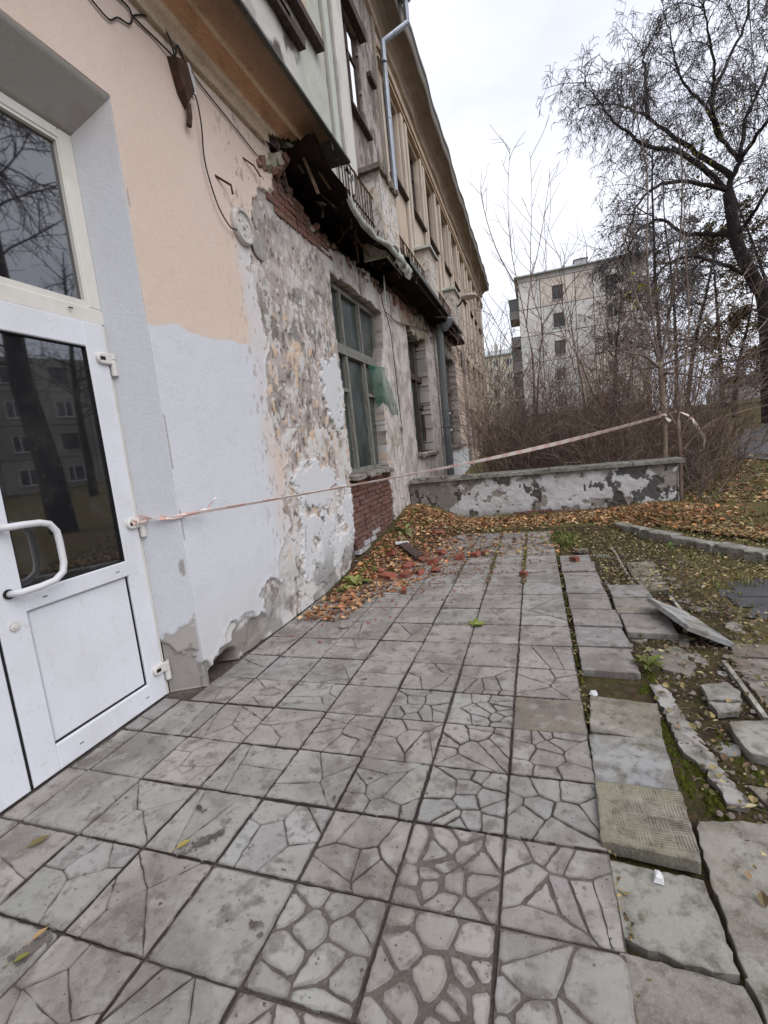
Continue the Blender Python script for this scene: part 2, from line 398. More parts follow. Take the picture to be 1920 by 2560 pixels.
def pn(x, y, s=1.0):
    """cheap smooth noise in 0..1"""
    return .5+.25*math.sin(x*2.3*s+1.7*math.sin(y*1.9*s+.4))+.25*math.sin(y*2.9*s-1.3*math.sin(x*2.1*s+2.0)+1.1)

def axis(lo, hi, d, far, n=26):
    mid = list(np.arange(lo, hi+1e-6, d))
    g = np.geomspace(d, far, n)
    return np.array([lo-t for t in g[::-1]]+mid+[hi+t for t in g])
def axis2(lo, m, hi, d, d2, far, n=24):
    return np.concatenate([[lo-t for t in np.geomspace(d, far, n)[::-1]], np.arange(lo, m, d), np.arange(m, hi+1e-6, d2), [hi+t for t in np.geomspace(d2, far, n)]])
gx = axis2(-3.3, 3.5, 18, .08, .3, 500); gy = axis2(0.0, 10.0, 34, .08, .3, 600)
GX, GY = np.meshgrid(gx, gy, indexing='ij')
GZ = gz(GX, GY)
nx_, ny_ = GX.shape
idx = np.arange(nx_*ny_).reshape(nx_, ny_)
F = np.stack([idx[:-1,:-1].ravel(), idx[1:,:-1].ravel(), idx[1:,1:].ravel(), idx[:-1,1:].ravel()], 1)
me = bpy.data.meshes.new('ground'); me.from_pydata(np.stack([GX.ravel(), GY.ravel(), GZ.ravel()], 1).tolist(), [], F.tolist()); me.update()
me.polygons.foreach_set('use_smooth', [True]*len(me.polygons))
# soil close by, leafy grass further off
me.materials.append(GROUNDM); me.materials.append(SOIL)
cxm = (GX[:-1,:-1]+.04).ravel(); cym = (GY[:-1,:-1]+.04).ravel()
me.polygons.foreach_set('material_index', ((cym < 8.4) & (cxm < 1.45+.12*np.sin(cym*3)) & (cym > -3)).astype(np.int32))
ground = link('ground', me, None); tag(ground, kind='structure')

# ------------------------------------------------------------------ paving
pave = MB().box(-2.76, .192, -1.0, 8.45, -.07, -.014).build('pavement', MORTAR)
tag(pave, kind='structure')
XS = [-2.735, -2.585, -2.19, -1.795, -1.40, -1.005, -.612, -.215, .192]
YS = [-.95,-.55,-.15,.25,.65,1.03,1.413,1.797,2.178,2.562,2.92,3.313,3.702,4.10,4.516,4.942,5.355,5.742,6.187,6.57,6.97,7.37,7.77,8.17,8.45]
prs = random.Random(21)
def clip(poly, nx, ny, d):
    """keep the side where nx*x+ny*y <= d"""
    o = []
    for i in range(len(poly)):
        p = poly[i]; q = poly[(i+1)%len(poly)]
        a = nx*p[0]+ny*p[1]-d; b = nx*q[0]+ny*q[1]-d
        if a <= 0: o.append(p)
        if (a < 0) != (b < 0):
            t = a/(a-b); o.append((p[0]+(q[0]-p[0])*t, p[1]+(q[1]-p[1])*t))
    return o
def chamfer(poly, k=.2, mx=.03, rng=prs):
    o = []; n = len(poly)
    for i in range(n):
        p = poly[i]; a = poly[i-1]; b = poly[(i+1)%n]
        for q in (a, b):
            L = math.hypot(q[0]-p[0], q[1]-p[1])
            if L < 1e-5: continue
            t = min(k, mx/L)*rng.uniform(.5, 1.1)
            o.append((p[0]+(q[0]-p[0])*t, p[1]+(q[1]-p[1])*t))
    return o
def area(poly):
    return .5*sum(poly[i][0]*poly[(i+1)%len(poly)][1]-poly[(i+1)%len(poly)][0]*poly[i][1] for i in range(len(poly)))
def splitcells(x0, x1, y0, y1, n, gap, rng):
    cells = [[(x0,y0),(x1,y0),(x1,y1),(x0,y1)]]
    for _ in range(n*4):
        if len(cells) >= n: break
        w_ = [area(c)**1.3 for c in cells]; c = rng.choices(cells, w_)[0]
        k = len(c); cx = sum(p[0] for p in c)/k; cy = sum(p[1] for p in c)/k; s = math.sqrt(area(c))
        px = cx+rng.uniform(-.28,.28)*s; py = cy+rng.uniform(-.28,.28)*s; a = rng.choice((rng.uniform(0,math.pi), rng.gauss(0,.35), rng.gauss(math.pi/2,.35)))
        nx, ny = math.cos(a), math.sin(a); d = nx*px+ny*py; g = gap*rng.uniform(.25,.85)
        A = clip(c, nx, ny, d-g/2); B = clip(c, -nx, -ny, -d-g/2)
        if len(A) < 3 or len(B) < 3 or area(A) < 3e-4 or area(B) < 3e-4: continue
        if min(area(q)/sum(math.dist(q[i], q[i-1]) for i in range(len(q)))**2 for q in (A, B)) < .030: continue
        cells.remove(c); cells += [A, B]
    return cells
def wiggle(poly, rng):
    o = []; n = len(poly)
    for i in range(n):
        p, q = poly[i], poly[(i+1)%n]; L = math.dist(p, q); o.append(p); k = int(L/.035)
        for j in range(1, k+1):
            t = j/(k+1); e = rng.uniform(-.0036,.0036); o.append((p[0]+(q[0]-p[0])*t-(q[1]-p[1])/L*e, p[1]+(q[1]-p[1])*t+(q[0]-p[0])/L*e))
    return o
def shards(x0, x1, y0, y1, n, gap, rng):
    if n < 4: return splitcells(x0, x1, y0, y1, n, gap, rng)
    pts = []
    for _ in range(200):
        p = (rng.uniform(x0, x1), rng.uniform(y0, y1))
        if all(math.hypot(p[0]-q[0], p[1]-q[1]) > (.30 if n > 5 else .45)*math.sqrt((x1-x0)*(y1-y0)/n) for q in pts): pts.append(p)
        if len(pts) == n: break
    cells = []
    for i, p in enumerate(pts):
        c = [(x0, y0), (x1, y0), (x1, y1), (x0, y1)]
        for j, q in enumerate(pts):
            if i == j: continue
            dx, dy = q[0]-p[0], q[1]-p[1]; L = math.hypot(dx, dy); dx /= L; dy /= L
            g = gap*rng.choice((.2,.32,.42,.6,1.0))
            c = clip(c, dx, dy, dx*(p[0]+q[0])/2+dy*(p[1]+q[1])/2-g/2)
            if len(c) < 3: break
        if len(c) >= 3 and area(c) > 2e-4: cells.append(c)
    return cells
def tone(x, y, rng):
    """paint-free stone colour: warm pink-grey and cool green-grey slabs"""
    pk = np.array((.318,.292,.274)); gr = np.array((.298,.292,.270)); bl = np.array((.312,.306,.292))
    t = rng.random()
    base = pk if t < (.62 if y > 2.0 else .32) else (gr if t < .85 else bl)
    return tuple(base*rng.uniform(.90, 1.08))
# how broken each slab is: (row, column) -> (pieces, joint width); absent slabs are whole or barely cracked
BR = {(7,7):(6,.013),(7,6):(7,.011),(7,5):(6,.011),(6,6):(13,.013),(6,5):(10,.014),(5,7):(12,.011),(5,6):(10,.015),(5,5):(6,.010),(5,4):(8,.012),
      (4,7):(9,.012),(4,6):(13,.013),(4,5):(8,.010),(4,4):(4,.006),(3,7):(10,.016),(3,6):(17,.024),(3,5):(7,.010),(3,4):(6,.007),(3,3):(3,.004),
      (2,7):(9,.020),(2,6):(15,.030),(2,5):(11,.020),(2,4):(1,0),(2,3):(5,.005),(2,2):(5,.005),(1,7):(7,.024),(1,6):(10,.032),(1,5):(10,.026),(1,4):(6,.013),(1,3):(7,.010),
      (0,7):(7,.024),(0,6):(9,.03),(0,5):(7,.02),(0,4):(6,.012),(4,3):(3,.004),(5,3):(4,.006),(5,2):(5,.005),(6,4):(1,0),(6,3):(6,.008),(6,2):(7,.006),(7,4):(2,.005),
      (7,3):(4,.008),(7,2):(4,.008),(8,3):(4,.008),(8,4):(1,0),(9,4):(3,.006),(9,3):(3,.007),(10,4):(2,.005),(10,3):(1,0),(11,7):(3,.010),(12,5):(2,.006),(4,2):(5,.004),(3,2):(4,.004),
      (5,1):(3,.004),(6,1):(4,.004),(11,4):(2,.006),(10,7):(3,.012),(9,6):(1,0),(15,7):(4,.01),(16,6):(3,.01),(6,7):(1,0)}
rest = MB(); npiece = 0
def paver(c, top, n, gap, col=None, name='paver'):
    """one slab over the rectangle c=(x0,x1,y0,y1): whole, or a bed of shards"""
    global npiece
    x0, x1, y0, y1 = c
    g = prs.uniform(.004, .0075); x0 += g; x1 -= g; y0 += prs.uniform(.003,.007); y1 -= prs.uniform(.003,.007)
    j = [(prs.uniform(-.003,.003), prs.uniform(-.003,.003)) for _ in range(4)]
    quad = [(x0+j[0][0], y0+j[0][1]), (x1+j[1][0], y0+j[1][1]), (x1+j[2][0], y1+j[2][1]), (x0+j[3][0], y1+j[3][1])]
    if n <= 1:
        cc = col or tone((x0+x1)/2, (y0+y1)/2, prs)
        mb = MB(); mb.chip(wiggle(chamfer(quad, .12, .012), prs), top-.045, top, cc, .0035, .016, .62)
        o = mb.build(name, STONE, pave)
    else:
        o = MB().prism(quad, top-.045, top-.0045, (1,1,1)).build(name, FILL if gap > .0155 else FILLD, pave)
        t0 = tone((x0+x1)/2, (y0+y1)/2, prs)
        for cell in shards(x0+.002, x1-.002, y0+.002, y1-.002, n, gap, prs):
            tt = np.array(t0)*prs.uniform(.86, 1.1)*np.array((1, prs.uniform(.98,1.02), prs.uniform(.97,1.03)))
            poly = wiggle(chamfer(cell, .22, .020 if gap > .018 else .007), prs)
            if gap > .018 and area(cell) < .0025 and prs.random() < .35: continue
            h = top+prs.uniform(-.002, .002)
            if npiece < 296:
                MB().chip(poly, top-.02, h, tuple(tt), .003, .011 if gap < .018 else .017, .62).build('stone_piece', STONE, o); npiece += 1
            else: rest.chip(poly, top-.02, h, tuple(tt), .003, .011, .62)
    return o
order = [(r, c) for r in range(len(YS)-1) for c in range(len(XS)-1)]
order.sort(key=lambda rc: abs(rc[0]-5.2))
for r, c in order:
    x0, x1, y0, y1 = XS[c], XS[c+1], YS[r], YS[r+1]
    if y1 > 2.76 and x0 < -2.52:
        x0 = max(x0, -2.515)
        if x1-x0 < .05: continue
    if gz1((x0+x1)/2, (y0+y1)/2) > .07: continue
    n, gap = BR.get((r-3, c), (prs.choice((1,1,1,1,2,3)), .006))
    col = (.19,.162,.118) if (r-3, c) == (6, 7) else ((.275,.243,.226) if (r-3, c) in ((6,4),(8,5),(8,6)) else None)
    if c <= 3: gap = min(gap, .0045)
    top = prs.uniform(-.004, .004)
    if c == 1 and r > 9: n = prs.choice((2,3,4))
    paver((x0, x1, y0, y1), top, n, gap, col)
if rest.v:
    tag(rest.build('stone_piece', STONE, pave), kind='stuff')

# loose, sunk and tilted slabs along the right edge
def slab(poly, top, col, th=.05, tilt=(0, 0), name='loose_slab', m=None, rag=.0):
    if area(poly) < 0: poly = poly[::-1]
    cx = sum(p[0] for p in poly)/len(poly); cy = sum(p[1] for p in poly)/len(poly)
    P = chamfer(poly, .10, .008)
    if rag:
        Q = []
        for i, p in enumerate(P):
            q = P[(i+1)%len(P)]; L = math.hypot(q[0]-p[0], q[1]-p[1]); k = max(1, int(L/.028))
            for s in range(k):
                t = s/k; Q.append((p[0]+(q[0]-p[0])*t+prs.uniform(-rag, rag), p[1]+(q[1]-p[1])*t+prs.uniform(-rag, rag)))
        P = Q
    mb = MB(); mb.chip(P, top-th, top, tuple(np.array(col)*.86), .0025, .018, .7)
    mb.v = [(x, y, z+tilt[0]*(x-cx)+tilt[1]*(y-cy)) for x, y, z in mb.v]
    return mb.build(name, m or SLAB, pave)
warm = (.27,.245,.20); grey = (.285,.282,.272); pink = (.29,.265,.25); brown = (.21,.185,.135)
for i in range(11, 19):
    y0, y1 = YS[i], YS[i+1]
    slab([(.228+prs.uniform(-.01,.01), y0+.012), (.60+prs.uniform(-.02,.02), y0+.012+prs.uniform(-.01,.02)), (.605+prs.uniform(-.02,.02), y1-.013), (.232, y1-.013)],
         prs.uniform(-.006,.016), pink if i % 3 else grey, tilt=(prs.uniform(-.02,.02), prs.uniform(-.02,.02)), m=STONE, rag=.003)
slab([(.24,2.98),(.61,2.93),(.555,2.565),(.205,2.60)], .004, (.255,.225,.175), rag=.004)
slab([(.192,2.55),(.555,2.555),(.532,2.185),(.185,2.19)], .014, (.335,.338,.345), tilt=(.01,.02), rag=.003)
slab([(.18,2.17),(.535,2.16),(.505,1.79),(.163,1.815)], .030, (.275,.255,.185), tilt=(-.005,.0), th=.055, rag=.003)
# waffle grooves pressed into that slab
gm = MB()
for a in range(4):
    for b in range(4):
        bx = .20+a*.08; by = 1.825+b*.084
        for k in range(6):
            if (a+b) % 2: gm.box(bx+.006+k*.012, bx+.012+k*.012, by+.004, by+.076, .0301, .0318, (.265,.245,.178))
            else: gm.box(bx+.004, bx+.072, by+.006+k*.0125, by+.012+k*.0125, .0301, .0318, (.265,.245,.178))
gm.build('tread_ribs', SLAB, pave)
slab([(.172,1.775),(.50,1.752),(.505,1.44),(.36,1.435),(.215,1.47),(.165,1.50)], -.016, (.335,.33,.285), tilt=(.0,.03), rag=.006)
slab([(.165,1.425),(.50,1.40),(.515,1.28),(.53,.6),(.16,.6)], -.008, (.275,.25,.215), rag=.004)
slab([(.565,2.06),(.86,2.10),(1.25,2.05),(1.3,1.35),(1.2,.6),(.555,.6),(.53,1.30),(.52,1.44),(.525,1.71),(.55,2.0)], -.02, (.30,.275,.23), rag=.008)
slab([(.92,2.79),(1.36,2.86),(1.32,2.44),(1.0,2.49),(.93,2.52),(.91,2.61)], .012, (.36,.345,.29), tilt=(.02,0), rag=.004)
for P in ([(.64,5.21),(.98,5.20),(.985,4.83),(.64,4.81)], [(.63,4.79),(.975,4.79),(.975,4.40),(.615,4.39)], [(.63,4.375),(1.0,4.37),(.975,3.94),(.622,3.955)]):
    slab(P, .016, prs.choice((pink, grey, warm)), tilt=(prs.uniform(-.01,.02), prs.uniform(-.02,.02)), rag=.003, m=STONE)
for P in ([(.97,6.18),(1.28,6.2),(1.24,5.66),(.95,5.63)], [(.94,5.58),(1.23,5.56),(1.21,5.12),(.98,5.15)]):
    slab(P, -.012, (.25,.225,.18), rag=.004)
for P in ([(1.30,3.92),(1.56,3.9),(1.50,3.69),(1.25,3.69)], [(1.22,3.66),(1.62,3.66),(1.55,3.38),(1.21,3.36)], [(1.2,3.34),(1.56,3.36),(1.5,3.04),(1.2,3.0)]):
    slab(P, -.03, (.20,.155,.125), rag=.006)
slab([(.91,3.19),(1.06,3.23),(1.09,3.13),(1.065,3.03),(.90,3.025)], .006, (.31,.30,.27), tilt=(.05,.02), th=.035, rag=.006)
slab([(.89,2.99),(1.055,3.005),(1.01,2.92),(.90,2.88)], .0, (.31,.30,.28), tilt=(-.03,.04), th=.035, rag=.006)
slab([(.62,3.22),(.72,3.21),(.735,2.74),(.765,2.53),(.80,2.19),(.715,2.18),(.70,2.40),(.64,2.51),(.635,2.93)], -.022, (.42,.40,.375), th=.03, rag=.012, name='concrete_strip')
slab([(.72,3.75),(.93,3.8),(.98,3.55),(.90,3.36),(.76,3.45)], -.03, (.25,.22,.19), th=.03, rag=.012)
slab([(.42,6.9),(.62,6.86),(.60,6.72),(.48,6.74)], .012, grey, th=.03, tilt=(.08,.02), rag=.006)
# smaller fragments of broken slab trodden into the soil
for k in range(46):
    fx, fy = (prs.uniform(.68,1.3), prs.uniform(2.2,4.0)) if k < 30 else (prs.uniform(.7,1.6), prs.uniform(4.0,6.8))
    s = prs.uniform(.025,.085); a0 = prs.uniform(0,6.3); n = prs.choice((4,5,5,6))
    P = [(fx+math.cos(a0+6.2832*i/n)*s*prs.uniform(.6,1.3), fy+math.sin(a0+6.2832*i/n)*s*prs.uniform(.6,1.3)*1.25) for i in range(n)]
    slab(P, gz1(fx, fy)+prs.uniform(.006,.022), prs.choice((warm, grey, brown, (.25,.21,.18))), th=.03, tilt=(prs.uniform(-.12,.12), prs.uniform(-.12,.12)), name='slab_fragment', rag=.003)
# slab tipped up against its neighbour
lean = MB(); c = np.array((1.09,4.17,.045)); ay = nrm((.13,-.62,.0)); ax = nrm((.25,.05,-.125)); az = np.cross(ax, ay)
if az[2] < 0: az = -az
lean.obox(c, ax*.175, ay*.34, az*.018, (.31,.315,.315))
lean.build('tipped_slab', SLAB, pave)
# pale kerb edging half sunk in the soil
for a, b in (((.94,7.03),(.92,5.28)), ((1.17,4.98),(1.16,4.59)), ((1.155,3.57),(1.13,2.86)), ((1.12,2.62),(1.10,2.1)), ((.66,6.62),(.86,6.55))):
    n = max(1, int(math.dist(a, b)/.5)); 
    for i in range(n):
        p = np.array(a)+(np.array(b)-np.array(a))*i/n; q = np.array(a)+(np.array(b)-np.array(a))*(i+.97)/n
        d = nrm((q[0]-p[0], q[1]-p[1], 0)); s = np.array((-d[1], d[0], 0))
        m_ = (np.append(p, 0)+np.append(q, 0))/2
        m_[2] = gz1(m_[0], m_[1])+.02
        MB().obox(m_, d*np.linalg.norm(q-p)/2, s*.013, (0,0,.018), (.44,.43,.37)).build('edging_strip', SLAB, pave)
# kerb stones across the back right
kp = [(1.22,8.42),(1.50,7.75),(1.80,7.22),(2.12,6.68),(2.46,6.16),(2.85,5.6),(3.3,5.05)]
for a, b in zip(kp[:-1], kp[1:]):
    a = np.array(a+(0,)); b = np.array(b+(0,)); d = nrm(b-a); s = np.array((-d[1], d[0], 0)); L = np.linalg.norm(b-a)
    P = []; k = 6
    for i in range(k+1): P.append(a+d*(L*.97*i/k)-s*(.085+prs.uniform(-.03,.04)))
    for i in range(k, -1, -1): P.append(a+d*(L*.985*i/k)+s*(.085+prs.uniform(-.008,.008)))
    P = [(p[0], p[1]) for p in P]
    if area(P) < 0: P = P[::-1]
    zt = .070+prs.uniform(-.02,.02); tx = prs.uniform(-.03,.03); ty = prs.uniform(-.03,.03); mb = MB(); mb.prism(P, -.09, zt, (.27,.255,.225), .014)
    mb.v = [(x, y, z+(tx*(x-a[0])+ty*(y-a[1]) if z > 0 else 0)) for x, y, z in mb.v]; mb.build('kerb_stone', SLAB, pave)
# wet asphalt patch and path beyond
def sheet(name, poly, m, dz, kind, rag=.03, sub=.15):
    Q = []
    if area(poly) < 0: poly = poly[::-1]
    for i, p in enumerate(poly):
        q = poly[(i+1)%len(poly)]; L = math.dist(p, q); k = max(1, int(L/sub))
        for s in range(k):
            t = s/k; Q.append((p[0]+(q[0]-p[0])*t+prs.uniform(-rag, rag), p[1]+(q[1]-p[1])*t+prs.uniform(-rag, rag)))
    cx = sum(p[0] for p in Q)/len(Q); cy = sum(p[1] for p in Q)/len(Q)
    rings = [1, .75, .5, .25]; vs = []; n = len(Q)
    for r_ in rings: vs += [(cx+(p[0]-cx)*r_, cy+(p[1]-cy)*r_, gz1(cx+(p[0]-cx)*r_, cy+(p[1]-cy)*r_)+dz) for p in Q]
    vs.append((cx, cy, gz1(cx, cy)+dz)); fs = []
    for k in range(len(rings)-1): fs += [(k*n+i, k*n+(i+1)%n, (k+1)*n+(i+1)%n, (k+1)*n+i) for i in range(n)]
    b = (len(rings)-1)*n; fs += [(b+i, b+(i+1)%n, len(vs)-1) for i in range(n)]
    mb = MB(); mb.add(vs, fs); o = mb.build(name, m); tag(o, kind=kind); return o
sheet('asphalt_patch', [(1.60,5.0),(1.78,5.35),(2.3,5.65),(3.2,5.3),(3.0,4.5),(2.2,4.25),(1.7,4.45)], ASPH, .012, 'structure', .09, .09)
sheet('path', [(6.2,14.6),(5.3,16.0),(6.5,19.2),(8.2,23.4),(10.6,26.4),(14.5,29),(18,28),(13,21),(9,15)], ASPH, .028, 'structure', .1, .6)
# mud in the dips of the slabs
def blob(cx, cy, rx, ry, ang, z, m, name, kind):
    n = 26; P = []
    for i in range(n):
        a = 2*math.pi*i/n; r_ = 1+prs.uniform(-.22, .22)
        x = math.cos(a)*rx*r_; y = math.sin(a)*ry*r_
        P.append((cx+x*math.cos(ang)-y*math.sin(ang), cy+x*math.sin(ang)+y*math.cos(ang)))
    mb = MB(); mb.add([(p[0], p[1], z) for p in P], [tuple(range(n))]); o = mb.build(name, m); tag(o, kind=kind); return o
MUD = mat('wet_mud', (.085,.072,.064), rough=.5, spec=.35, layers=[(25,5,.4,.65,(.16,.142,.13),.8)])
mud = MB()
for cx, cy, rx, ry, an in ((-1.85,.96,.10,.05,1.1),(-1.52,1.50,.14,.035,.9),(-1.07,1.22,.035,.022,.2),(-1.03,1.19,.014,.012,.2),(-.9,2.02,.02,.012,0),(-1.65,1.66,.016,.012,0),(-1.0,2.35,.03,.012,.4),(-1.3,3.0,.04,.02,.3),(-.55,3.45,.012,.01,0)):
    for q in range(90 if rx > .06 else 30):
        u_, v_ = prs.gauss(0,.42), prs.gauss(0,.42); bx = u_*rx*1.1; by = v_*ry*1.1; rr = prs.uniform(.12,.42)*min(ry,.03)*(1.25-min(1,math.hypot(u_,v_)))
        if rr < .0015: continue
        px_ = cx+bx*math.cos(an)-by*math.sin(an); py_ = cy+bx*math.sin(an)+by*math.cos(an); n = 9; zz = .0062+q*.00002
        mud.add([(px_+math.cos(6.2832*i/n)*rr*prs.uniform(.6,1.5), py_+math.sin(6.2832*i/n)*rr*prs.uniform(.6,1.5), zz) for i in range(n)], [tuple(range(n))])
tag(mud.build('mud', MUD), label='dark wet mud lying in the dips of the paving', kind='stuff')
# moss cushions in the joints
mo = MB()
def cushion(cx, cy, rx, ry, h, z):
    n, k = 8, 2; vs = []
    for i in range(1, k+1):
        t = i/k
        for j in range(n):
            a = 2*math.pi*j/n; r_ = t*(1+prs.uniform(-.18,.18))
            vs.append((cx+math.cos(a)*rx*r_, cy+math.sin(a)*ry*r_, z+h*(1-t*t)*prs.uniform(.7,1.2)-.004))
    vs.append((cx, cy, z+h)); fs = [(len(vs)-1, j, (j+1)%n) for j in range(n)]
    for i in range(k-1): fs += [(i*n+j, (i+1)*n+j, (i+1)*n+(j+1)%n, i*n+(j+1)%n) for j in range(n)]
    mo.add(vs, fs)
for cx, cy, rx, ry, h in ((.615,2.58,.035,.12,.02),(.66,2.42,.05,.14,.025),(.70,2.22,.06,.13,.03),(.60,2.32,.03,.10,.02),(.62,2.75,.03,.1,.015),(.86,2.62,.04,.12,.02),(.88,2.35,.06,.15,.02),(.6,3.2,.03,.06,.02),(.66,3.36,.04,.08,.02),(1.05,2.2,.06,.1,.02)):
    for _ in range(34):
        qx = prs.gauss(cx, rx*.6); qy = prs.gauss(cy, ry*.6); s = prs.uniform(.008,.022); cushion(qx, qy, s, s*1.2, h*prs.uniform(.3,.8), gz1(qx, qy)+.002)
yy = 2.3
while yy < 7.2:
    if prs.random() < .7: cushion(.212+prs.uniform(-.006,.006), yy, .014, prs.uniform(.03,.09), .012, -.03)
    yy += prs.uniform(.05,.16)
tag(mo.build('moss', MOSSM, smooth=True), label='green moss in the gaps along the broken paving edge', kind='stuff')

# ------------------------------------------------------------------ derelict building
bld = empty('derelict_building', (-2.6, 6.0, 0), 'long two-storey peach and white building with peeling plaster and broken cornice', 'building')
WX = -2.5
def to_wall(U, V, D): return np.stack([WX+D, U, V], -1)
PEACH = np.array((.645,.525,.455)); WHITE = np.array((.605,.62,.665)); LILAC = np.array((.60,.585,.60))
PEEL = [(4.52,4.38),(4.28,3.95),(4.26,3.73),(4.24,3.46),(4.30,3.17),(4.36,2.87),(4.24,2.53),(4.20,2.21),(4.26,1.89),(4.49,1.71),(4.33,1.38),(4.24,1.17),(4.31,.99),
        (4.03,.71),(3.98,.62),(4.03,.47),(3.83,.50),(3.60,.46),(3.64,.25),(3.4,.31),(3.13,.35),(3.04,.27),(2.92,.21),(2.84,.14),(2.66,.30),(2.66,-.3),(11,-.3),(11,5.3),(4.9,5.3),(4.9,4.52)]
W1 = [(6.26,1.33),(8.05,1.30),(8.14,2.5),(8.30,3.3),(8.52,3.62),(8.56,4.16),(6.26,4.14)]
BRK = [(6.17,1.36),(8.02,1.36),(8.08,.98),(8.14,.6),(8.30,.05),(5.78,.05),(5.94,.24),(6.05,.42),(6.12,.7),(6.16,1.0)]
VOID = [(4.98,5.4),(4.92,4.60),(5.2,4.44),(5.6,4.40),(6.1,4.42),(6.5,4.48),(7.02,4.52),(7.94,4.62),(8.63,4.53),(9.3,4.66),(9.3,5.4)]
def near_field(U, V):
    n1 = fbm(U, V, 1.6, 5, 1); n2 = fbm(U, V, 6, 5, 2); n3 = fbm(U, V, 22, 4, 3); n4 = fbm(U, V, 45, 3, 4)
    wu = U+(n2-.5)*.16+(n3-.5)*.07; wv = V+(fbm(U, V, 6, 5, 12)-.5)*.16+(fbm(U, V, 22, 4, 13)-.5)*.07
    sd = sdpoly(wu, wv, PEEL)
    # sound paint
    c = np.broadcast_to(WHITE, U.shape+(3,)).copy()
    line = 2.70+.05*(U-2.75)+(n2-.5)*.05+.06*sstep(3.2, 3.0, U)*sstep(2.8, 3.1, U)
    c = mixc(c, PEACH, sstep(-.012, .012, V-line))
    c = mixc(c, (.655,.545,.49), sstep(.42,.66,n1)*sstep(0,.1,V-line)*.8)
    c = mixc(c, (.655,.525,.435), sstep(.5,.66,fbm(U,V,1.1,4,9))*sstep(3.8,2.8,V)*sstep(0,.1,V-line)*.7)
    # pale strip down the edge of the peach
    c = mixc(c, LILAC, sstep(3.98, 4.10, U+(n2-.5)*.2)*sstep(4.05, 3.6, V)*.85)
    c = mixc(c, (.50,.49,.47), sstep(1.0, .2, V)*sstep(.42,.66,n1)*.55)
    c = mixc(c, (.62,.50,.42), np.exp(-((U-4.3)/.22)**2-((V-1.62)/.5)**2)*.8)
    d = (n1-.5)*.012+(n2-.5)*.002
    # old render laid bare
    old = np.broadcast_to(np.array((.36,.31,.285)), U.shape+(3,)).copy()
    old = mixc(old, (.46,.40,.375), sstep(.42,.62,n2))
    old = mixc(old, (.25,.235,.215), sstep(.56,.70,fbm(U,V,3.2,5,21)))
    old = mixc(old, (.42,.355,.27), sstep(.50,.66,fbm(U,V,2.2,5,22))*sstep(3.0,2.2,V)*.6)
    streak = fbm(U*3.0, V*.7, 5, 4, 23)
    old = mixc(old, (.16,.14,.128), sstep(.58,.70,streak)*.7)
    old = mixc(old, (.115,.10,.09), sstep(.60,.68,fbm(U*1.3,V,16,4,24))*.85)
    flake = np.maximum(sstep(.545,.555,fbm(U*1.25,V*.8,5.5,5,25)), sstep(.55,.558,fbm(U,V*.8,2.4,5,35)))
    fl2 = sstep(.595,.61,fbm(U*1.2,V*.8,13,4,26))
    d_old = -.028+(n2-.5)*.012+(n3-.5)*.008+(n4-.5)*.003
    fm = np.clip(flake*sstep(.40,.56,n1+.14*(V<2.0)+.12*(V<1.1))+fl2*.8, 0, 1)
    fcol = np.array((.60,.585,.575)); old = mixc(old, fcol, fm*.95)
    pf = sstep(.665,.68,fbm(U*1.2,V*.8,9,4,27))*sstep(2.2,1.4,np.abs(V-2.0)*1.3)
    old = mixc(old, (.62,.46,.34), pf*.85)
    # whiter runs beneath the cornice and the paler upper third
    old = mixc(old, (.52,.475,.455), sstep(2.9,4.0,V)*sstep(.36,.62,n2)*.55)
    old = mixc(old, (.235,.225,.215), np.exp(-((U-4.75)/.35)**2-((V-4.25)/.22)**2)*sstep(.3,.6,n2)*1.0)
    d_old = d_old+.008*np.clip(fm+pf,0,1)
    m = sstep(.006,-.006,sd)
    # islands of the white coat that still hold
    for P, am in (([(5.62,2.86),(6.24,2.98),(6.22,2.1),(5.85,1.95),(5.6,2.4)],1),([(4.55,1.45),(4.85,1.62),(5.50,1.55),(5.86,1.22),(5.2,1.0),(4.6,1.18)],1),
                  ([(4.62,1.06),(5.55,.86),(5.95,1.1),(5.97,.56),(5.45,.24),(4.95,.12),(4.45,.40)],1),([(5.9,.95),(6.14,1.2),(6.1,.6),(5.9,.4)],1)):
        s2 = sdpoly(wu+(n2-.5)*.12+(n3-.5)*.14, wv+(fbm(U,V,16,4,33)-.5)*.16, P); mm = sstep(.012,-.012,s2)*am*(1-sstep(.58,.66,fbm(U,V,4.5,5,28))*.9)
        old = mixc(old, (.60,.615,.635), mm*.95); d_old = np.where(mm > .5, -.004, d_old)
    # right of the window: paler, streaked
    rr = sstep(8.05,8.5,U+(n2-.5)*.3)
    pale = np.broadcast_to(np.array((.57,.53,.50)), U.shape+(3,)).copy()
    pale = mixc(pale, (.40,.345,.32), sstep(.48,.66,fbm(U*2.2,V*.6,5,5,29))*.8)
    pale = mixc(pale, (.30,.29,.22), sstep(.5,.66,fbm(U,V,5,5,30))*np.exp(-((V-1.75)/.35)**2)*.9)
    pale = mixc(pale, (.26,.245,.235), sstep(.54,.66,fbm(U*1.4,V,8,4,31))*.6)
    old = old*(1-rr[...,None])+pale*rr[...,None]
    # damp sour foot of the wall
    old = mixc(old, (.20,.19,.175), sstep(.75,.15,V)*sstep(.45,.6,fbm(U,V,3.5,5,32))*.75)
    c = c*(1-m[...,None])+old*m[...,None]; d = d*(1-m)+d_old*m
    # thin dark lip where the coat has lifted
    lip = np.exp(-(sd/.007)**2)*sstep(.35,.6,n2)
    c = mixc(c, (.16,.14,.125), lip*.75); d = d+np.exp(-((sd-.02)/.02)**2)*.004
